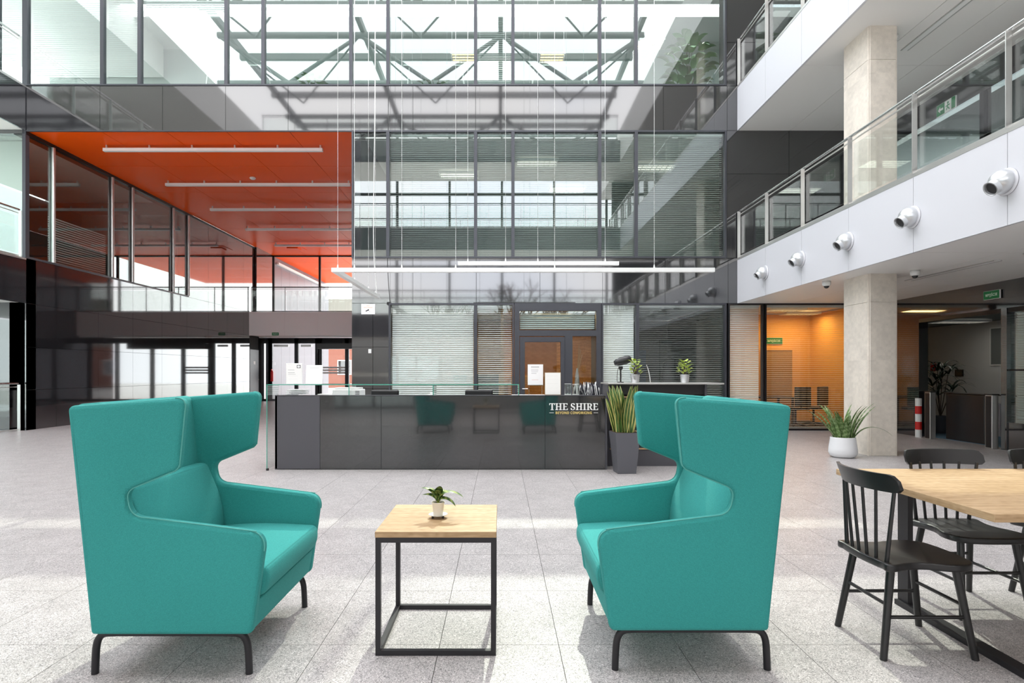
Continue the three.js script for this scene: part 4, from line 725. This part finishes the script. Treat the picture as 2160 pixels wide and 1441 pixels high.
// ---- gate lobby at the right
{
  for (const [z, label] of [[-12.4, 'tall stainless gate post at the far side of the opening'], [-10.85, 'tall stainless gate post at the near side of the opening']]) { const t = thing('gate_post', label, 'turnstile', [9.0, 0, z]); part(t, 'cabinet', rb(.12, .98, .16, .01, 0, .49, 0), M.steelSatin); part(t, 'black_side', bx(-.065, -.058, .02, .96, -.06, .06), M.plasticBlack); part(t, 'cap', rb(.14, .02, .18, .006, 0, .99, 0), M.plasticBlack); }
  const g = thing('gate_unit', 'black turnstile cabinet with grey flap between the gate posts', 'turnstile', [9.42, 0, -11.9]); part(g, 'cabinet', rb(.2, .95, 1.0, .02, 0, .475, 0), M.plasticBlack); part(g, 'flap', rb(.02, .62, .3, .05, -.05, .5, .66, 3), M.lilac); part(g, 'lid', rb(.22, .02, 1.9, .006, 0, .965, .35), M.plasticBlack);
  const b = thing('striped_bollard', 'red and white striped bollard at the gate opening', 'bollard', [8.98, 0, -12.72]); for (let k = 0; k < 5; k++) part(b, 'band', cyl(.062, .062, .166, 0, k * .168, 0, 24), k % 2 ? M.red : M.plasticWhite);
  const p = thing('palm_plant', 'dark feathery palm behind the striped bollard', 'plant', [10.1, 0, -13.6]); part(p, 'pot', lathe([[0, 0], [.14, 0], [.18, .4], [.17, .4], [.15, .36], [0, .36]]), M.pot);
  const fr = blade(.5, .05, { color: [.012, .03, .012], bend: 1.3, n: 8 }); const st = []; for (let i = 0; i < 9; i++) { const a = i * 2.4, h = .8 + rr(0, .7), r = rr(.05, .3); st.push(rod(V(0, .36, 0), V(r * Math.cos(a), h, r * Math.sin(a)), .01, .006, 5)); for (let k = 0; k < 6; k++) addLeaf(p, fr, r * Math.cos(a), h - .05, r * Math.sin(a), .4 + k * .12, a + k * 1.05); } part(p, 'stems', st, M.bark);
  single('alarm_button', [rb(.02, .2, .2, .01, 0, 0, 0), rb(.012, .1, .1, .02, -.012, 0, 0)], M.red, 'square red alarm call point on the lobby wall', 'alarm', [11.585, 1.53, -15.85]);
  single('wall_box', rb(.03, .17, .26, .008, 0, 0, 0), M.plasticBlack, 'small black box on the lobby wall', 'switch', [11.58, 1.38, -14.95]);
  const pic = thing('framed_picture', 'grey framed picture on the lobby wall', 'picture', [11.585, 2.0, -13.7]); part(pic, 'picture_frame', [bc(.02, .9, .03, 0, 0, -.3), bc(.02, .9, .03, 0, 0, .3), bc(.02, .03, .57, 0, .435, 0), bc(.02, .03, .57, 0, -.435, 0)], M.plasticWhite); part(pic, 'print', bc(.008, .84, .57, .004, 0, 0), M.wallDim);
}
// ---- amber meeting room
function luminaire(label, group, x, y, z, w, d, warm, I) {
  const t = thing('office_luminaire', label, 'ceiling light', [x, y, z], 0, group), c = warm ? lin(1, .62, .25) : lin(1, .95, .85);
  part(t, 'housing', [bx(-w / 2, w / 2, -.005, .05, -d / 2 - .02, -d / 2), bx(-w / 2, w / 2, -.005, .05, d / 2, d / 2 + .02), bx(-w / 2 - .02, -w / 2, -.005, .05, -d / 2 - .02, d / 2 + .02), bx(w / 2, w / 2 + .02, -.005, .05, -d / 2 - .02, d / 2 + .02)], M.lampOff);
  part(t, 'lamp_tubes', [-.3, 0, .3].map((k) => bc(w - .04, .012, .05, 0, .035, k * d)), std({ color: lin(.8, .8, .8), emissive: c, emissiveIntensity: warm ? 2.6 : 1.6 }));
  if (y > 9 && y < 12) part(t, 'hanging_wire', [rod(V(-w / 2, .05, 0), V(-w / 2, L3 - y, 0), .004, .004, 5), rod(V(w / 2, .05, 0), V(w / 2, L3 - y, 0), .004, .004, 5)], M.steel);
  part(t, 'louvre', Array.from({ length: 8 }, (_, k) => bc(.006, .03, d, -w / 2 + (k + .5) * w / 8, .012, 0)), M.steelSatin);
  const l = new THREE.RectAreaLight(c, I, w, d); l.position.set(x, y - .02, z); l.lookAt(x, y - 2, z); scene.add(l);
}
luminaire('warm louvre light in the amber meeting room, left one', 'lights in the amber meeting room', 7.3, 2.98, -15.2, .9, .4, true, 24);
luminaire('warm louvre light in the amber meeting room, right one', 'lights in the amber meeting room', 8.2, 2.98, -16.2, .9, .4, true, 24);
luminaire('warm louvre light in the office behind the glass door', undefined, 1.5, 2.98, -17.0, 1.1, .5, true, 30);
luminaire('pale louvre light in the office behind the long white blind', undefined, -1.6, 2.98, -16.8, 1.1, .5, false, 18);
[[-1.2, -17.2], [1.0, -16.2], [2.1, -18.6], [4.3, -16.6]].forEach(([x, z], i) => luminaire(`office louvre light upstairs, ${ORD[i]} from the left`, 'lights in the upstairs office', x, 7.1, z, 1.1, .55, false, 3.2));
luminaire('pale louvre light in the gate lobby', undefined, 10.5, 2.54, -13.6, 1.1, .5, false, 2.5);
[[-1.05, 10.5], [1.5, 10.5], [4.35, 10.9]].forEach(([x, y], i) => { luminaire(`warm hanging louvre light in the top storey, ${ORD[i]} from the left`, 'lights in the top storey', x, y, -17.2, .7, .5, true, 4); });
{
  const t = thing('meeting_table', 'dark meeting table in the amber room', 'table', [7.0, 0, -16.0]); part(t, 'table_top', rb(1.6, .04, .9, .01, 0, .73, 0, 1), M.blackWood); for (const sx of [-1, 1]) for (const sz of [-1, 1]) part(t, 'leg', bc(.05, .71, .05, sx * .7, .355, sz * .4), M.blackSteel);
  [[7.55, -15.15, .3, 'dark office chair at the meeting table, left one'], [8.25, -15.6, .6, 'dark office chair at the meeting table, right one']].forEach(([x, z, r, label]) => { const c = thing('office_chair', label, 'chair', [x, 0, z], r); part(c, 'seat', rb(.5, .07, .48, .03, 0, .47, 0, 3), M.plasticBlack); part(c, 'backrest', rb(.5, .5, .06, .028, 0, .78, .24, 3), M.plasticBlack); part(c, 'column', cyl(.028, .028, .38, 0, .07, 0), M.blackSteel); part(c, 'back_stem', rod(V(0, .45, .15), V(0, .62, .25), .018), M.blackSteel); for (let k = 0; k < 5; k++) { const a = k * 1.2566; part(c, 'foot', rod(V(0, .08, 0), V(.3 * Math.cos(a), .03, .3 * Math.sin(a)), .02, .013), M.blackSteel); } });
  const d = thing('door_4', 'plain inner door at the back of the amber room', 'door', [7.95, 0, -16.97], 0, undefined, 'structure'); part(d, 'door_leaf', bx(-.4, .4, .01, 2.02, -.02, .02), std({ color: lin(.35, .2, .07), roughness: .5 })); part(d, 'door_frame', [bx(-.46, -.4, 0, 2.08, -.02, .04), bx(.4, .46, 0, 2.08, -.02, .04), bx(-.4, .4, 2.02, 2.08, -.02, .04)], M.amber);
}
// office behind the glass door: wall hanging, cupboard, tall white vase with stems
{
  single('wall_hanging', rb(1.25, 1.5, .03, .01, 0, 0, 0, 1), metre(std({ map: oak, color: lin(.62, .46, .32), roughness: .9, bumpMap: concrete, bumpScale: .01 }), .35), 'brown textured wall hanging in the office behind the door', 'wall hanging', [1.2, 1.75, -19.17]);
  const c = thing('wooden_cabinet', 'light wooden cabinet in the office behind the door', 'cabinet', [.55, 0, -18.6]); part(c, 'body', bx(-.3, .3, 0, 1.3, -.25, .25), M.tan); part(c, 'door', bx(-.28, .28, .04, 1.26, .25, .268), M.oak);
  const v = thing('reed_vase', 'slim white vase with pale reeds behind the side light', 'vase', [2.0, 0, -15.4]); part(v, 'vase', lathe([[0, 0], [.14, 0], [.12, .5], [.05, 1.3], [.02, 1.5], [.016, 1.5], [.04, 1.3], [0, 1.2]]), M.plasticWhite); part(v, 'reeds', [0, 1, 2].map((k) => rod(V(0, 1.3, 0), V(.05 + k * .04, 2.1 - k * .12, 0), .006, .012, 6)), std({ color: lin(.7, .5, .25), roughness: 1 }));
  single('dark_cabinet', [bx(-.3, .3, 0, 1.35, -.25, .25)], std({ color: lin(.03, .06, .055), roughness: .6 }), 'dark green cabinet behind the half-open blind', 'cabinet', [-.34, 0, -16.6]);
  single('coat', [lathe([[0, 1.75], [.06, 1.72], [.2, 1.6], [.28, 1.2], [.3, .75], [0, .75]].reverse(), 20).scale(1, 1, .45)], M.plasticBlack, 'black coat hanging in the dark office', 'coat', [5.0, .1, -17.4]);
  single('blue_door_panel', bx(-.45, .45, 0, 2.1, -.03, .03), std({ color: lin(.09, .16, .26), roughness: .5 }), 'dark blue door panel in the dark office', 'door', [4.25, 0, -19.12]);
}
// upper office: plants and tables by the glass
function bush(label, x, z, y, h, spread, count, leafW, pot) {
  const t = thing('office_plant', label, 'plant', [x, y, z]); part(t, 'pot', lathe([[0, 0], [.16, 0], [.2, .34], [.19, .34], [.17, .3], [0, .3]]), pot);
  const gs = [[.07, .2, .05], [.11, .27, .08], [.05, .14, .04]].map((c) => blade(leafW * 1.8, leafW, { color: c, profile: oval, bend: .8, n: 6, cup: .15 })), st = [];
  for (let i = 0; i < count; i++) { const a = i * 2.399, u = (i + .5) / count, r = spread * Math.sin(Math.PI * Math.min(1, u * .8 + .15)) * rr(.5, 1), yy = .4 + h * u; if (i % 6 === 0) st.push(rod(V(0, .3, 0), V(r * Math.cos(a), yy, r * Math.sin(a)), .014, .006, 6)); addLeaf(t, gs[i % 3], r * Math.cos(a), yy, r * Math.sin(a), rr(.4, 1.3), Math.PI / 2 - a); }
  part(t, 'stems', st, M.bark);
}
bush('large leafy green plant in the right corner of the top storey', 4.85, -15.3, L2, 1.3, .5, 70, .2, M.pot);
bush('green plant behind the top storey glass near the middle', -1.7, -15.75, L2, .75, .35, 36, .11, M.potWhite);
bush('low green plant behind the top storey glass, right of the middle one', -.95, -16.2, L2, .45, .4, 36, .12, M.potWhite);
bush('green plant behind the top storey glass on the left side', -5.0, -15.8, L2, .6, .4, 36, .12, M.potWhite);
[[-1.6, 'white desk behind the top storey glass, left of the middle'], [1.5, 'white desk behind the top storey glass near the middle'], [-6.6, 'white desk behind the top storey glass on the far left']].forEach(([x, label]) => { const t = thing('white_desk', label, 'desk', [x, L2, -15.0]); part(t, 'desk_top', rb(1.6, .03, .7, .008, 0, .73, 0, 1), M.plasticWhite); for (const sx of [-1, 1]) for (const sz of [-1, 1]) part(t, 'leg', rod(V(sx * .72, 0, sz * .3), V(sx * .66, .715, sz * .26), .018, .018, 8), M.plasticWhite); });

// ================================================================== OUTSIDE
{
  const b = thing('apartment_building', 'pale apartment building outside beyond the entrance', 'building', [-22, -.3, -64]);
  part(b, 'wall', bx(-16, 18, 4.4, 9.6, -6, 0), M.facadePale); part(b, 'wall', bx(-16, 18, 0, 4.4, -6, 0), M.facadePink);
  const fr = new THREE.BoxGeometry(1.5, 1.6, .12), pn = new THREE.BoxGeometry(1.3, 1.4, .04); for (let i = 0; i < 10; i++) for (const y of [2.2, 6.6]) { const f = mesh(fr, M.paper); f.name = 'window'; f.position.set(-14 + i * 3.2, y, .02); b.add(f); const p = mesh(pn, M.black); p.name = 'window_pane'; p.position.set(0, 0, .06); f.add(p); }
}
function tree(label, x, z, h) {
  const t = thing('bare_tree', label, 'tree', [x, -.3, z], 0, 'bare trees outside'), br = [], tw = []; const grow = (a, dir, len, r, lev) => { const b = a.clone().addScaledVector(dir, len); (lev < 2 ? br : tw).push(rod(a, b, r, r * .7, lev < 2 ? 7 : 4)); if (lev >= 4) return; const k = lev < 1 ? 4 : 3; for (let i = 0; i < k; i++) { const q = dir.clone().add(V(rr(-.8, .8), rr(-.15, .5), rr(-.8, .8))).normalize(); grow(b, q, len * rr(.62, .8), r * .62, lev + 1); } };
  grow(V(0, 0, 0), V(0, 1, 0), h * .32, h * .022, 0); part(t, 'trunk', br, M.bark); part(t, 'twigs', tw, M.bark, undefined, 'stuff');
}
[[-20.5, -52, 8], [-17.2, -45, 7], [-26, -48, 9], [1.5, 20, 10], [6, 23, 9], [-5.5, 26, 10], [12, 18, 9]].forEach(([x, z, h]) => tree('bare winter tree outside the building', x, z, h));

scene.traverse((o) => { if (o.isMesh) o.castShadow = o.receiveShadow = true; });
renderer.render(scene, camera);
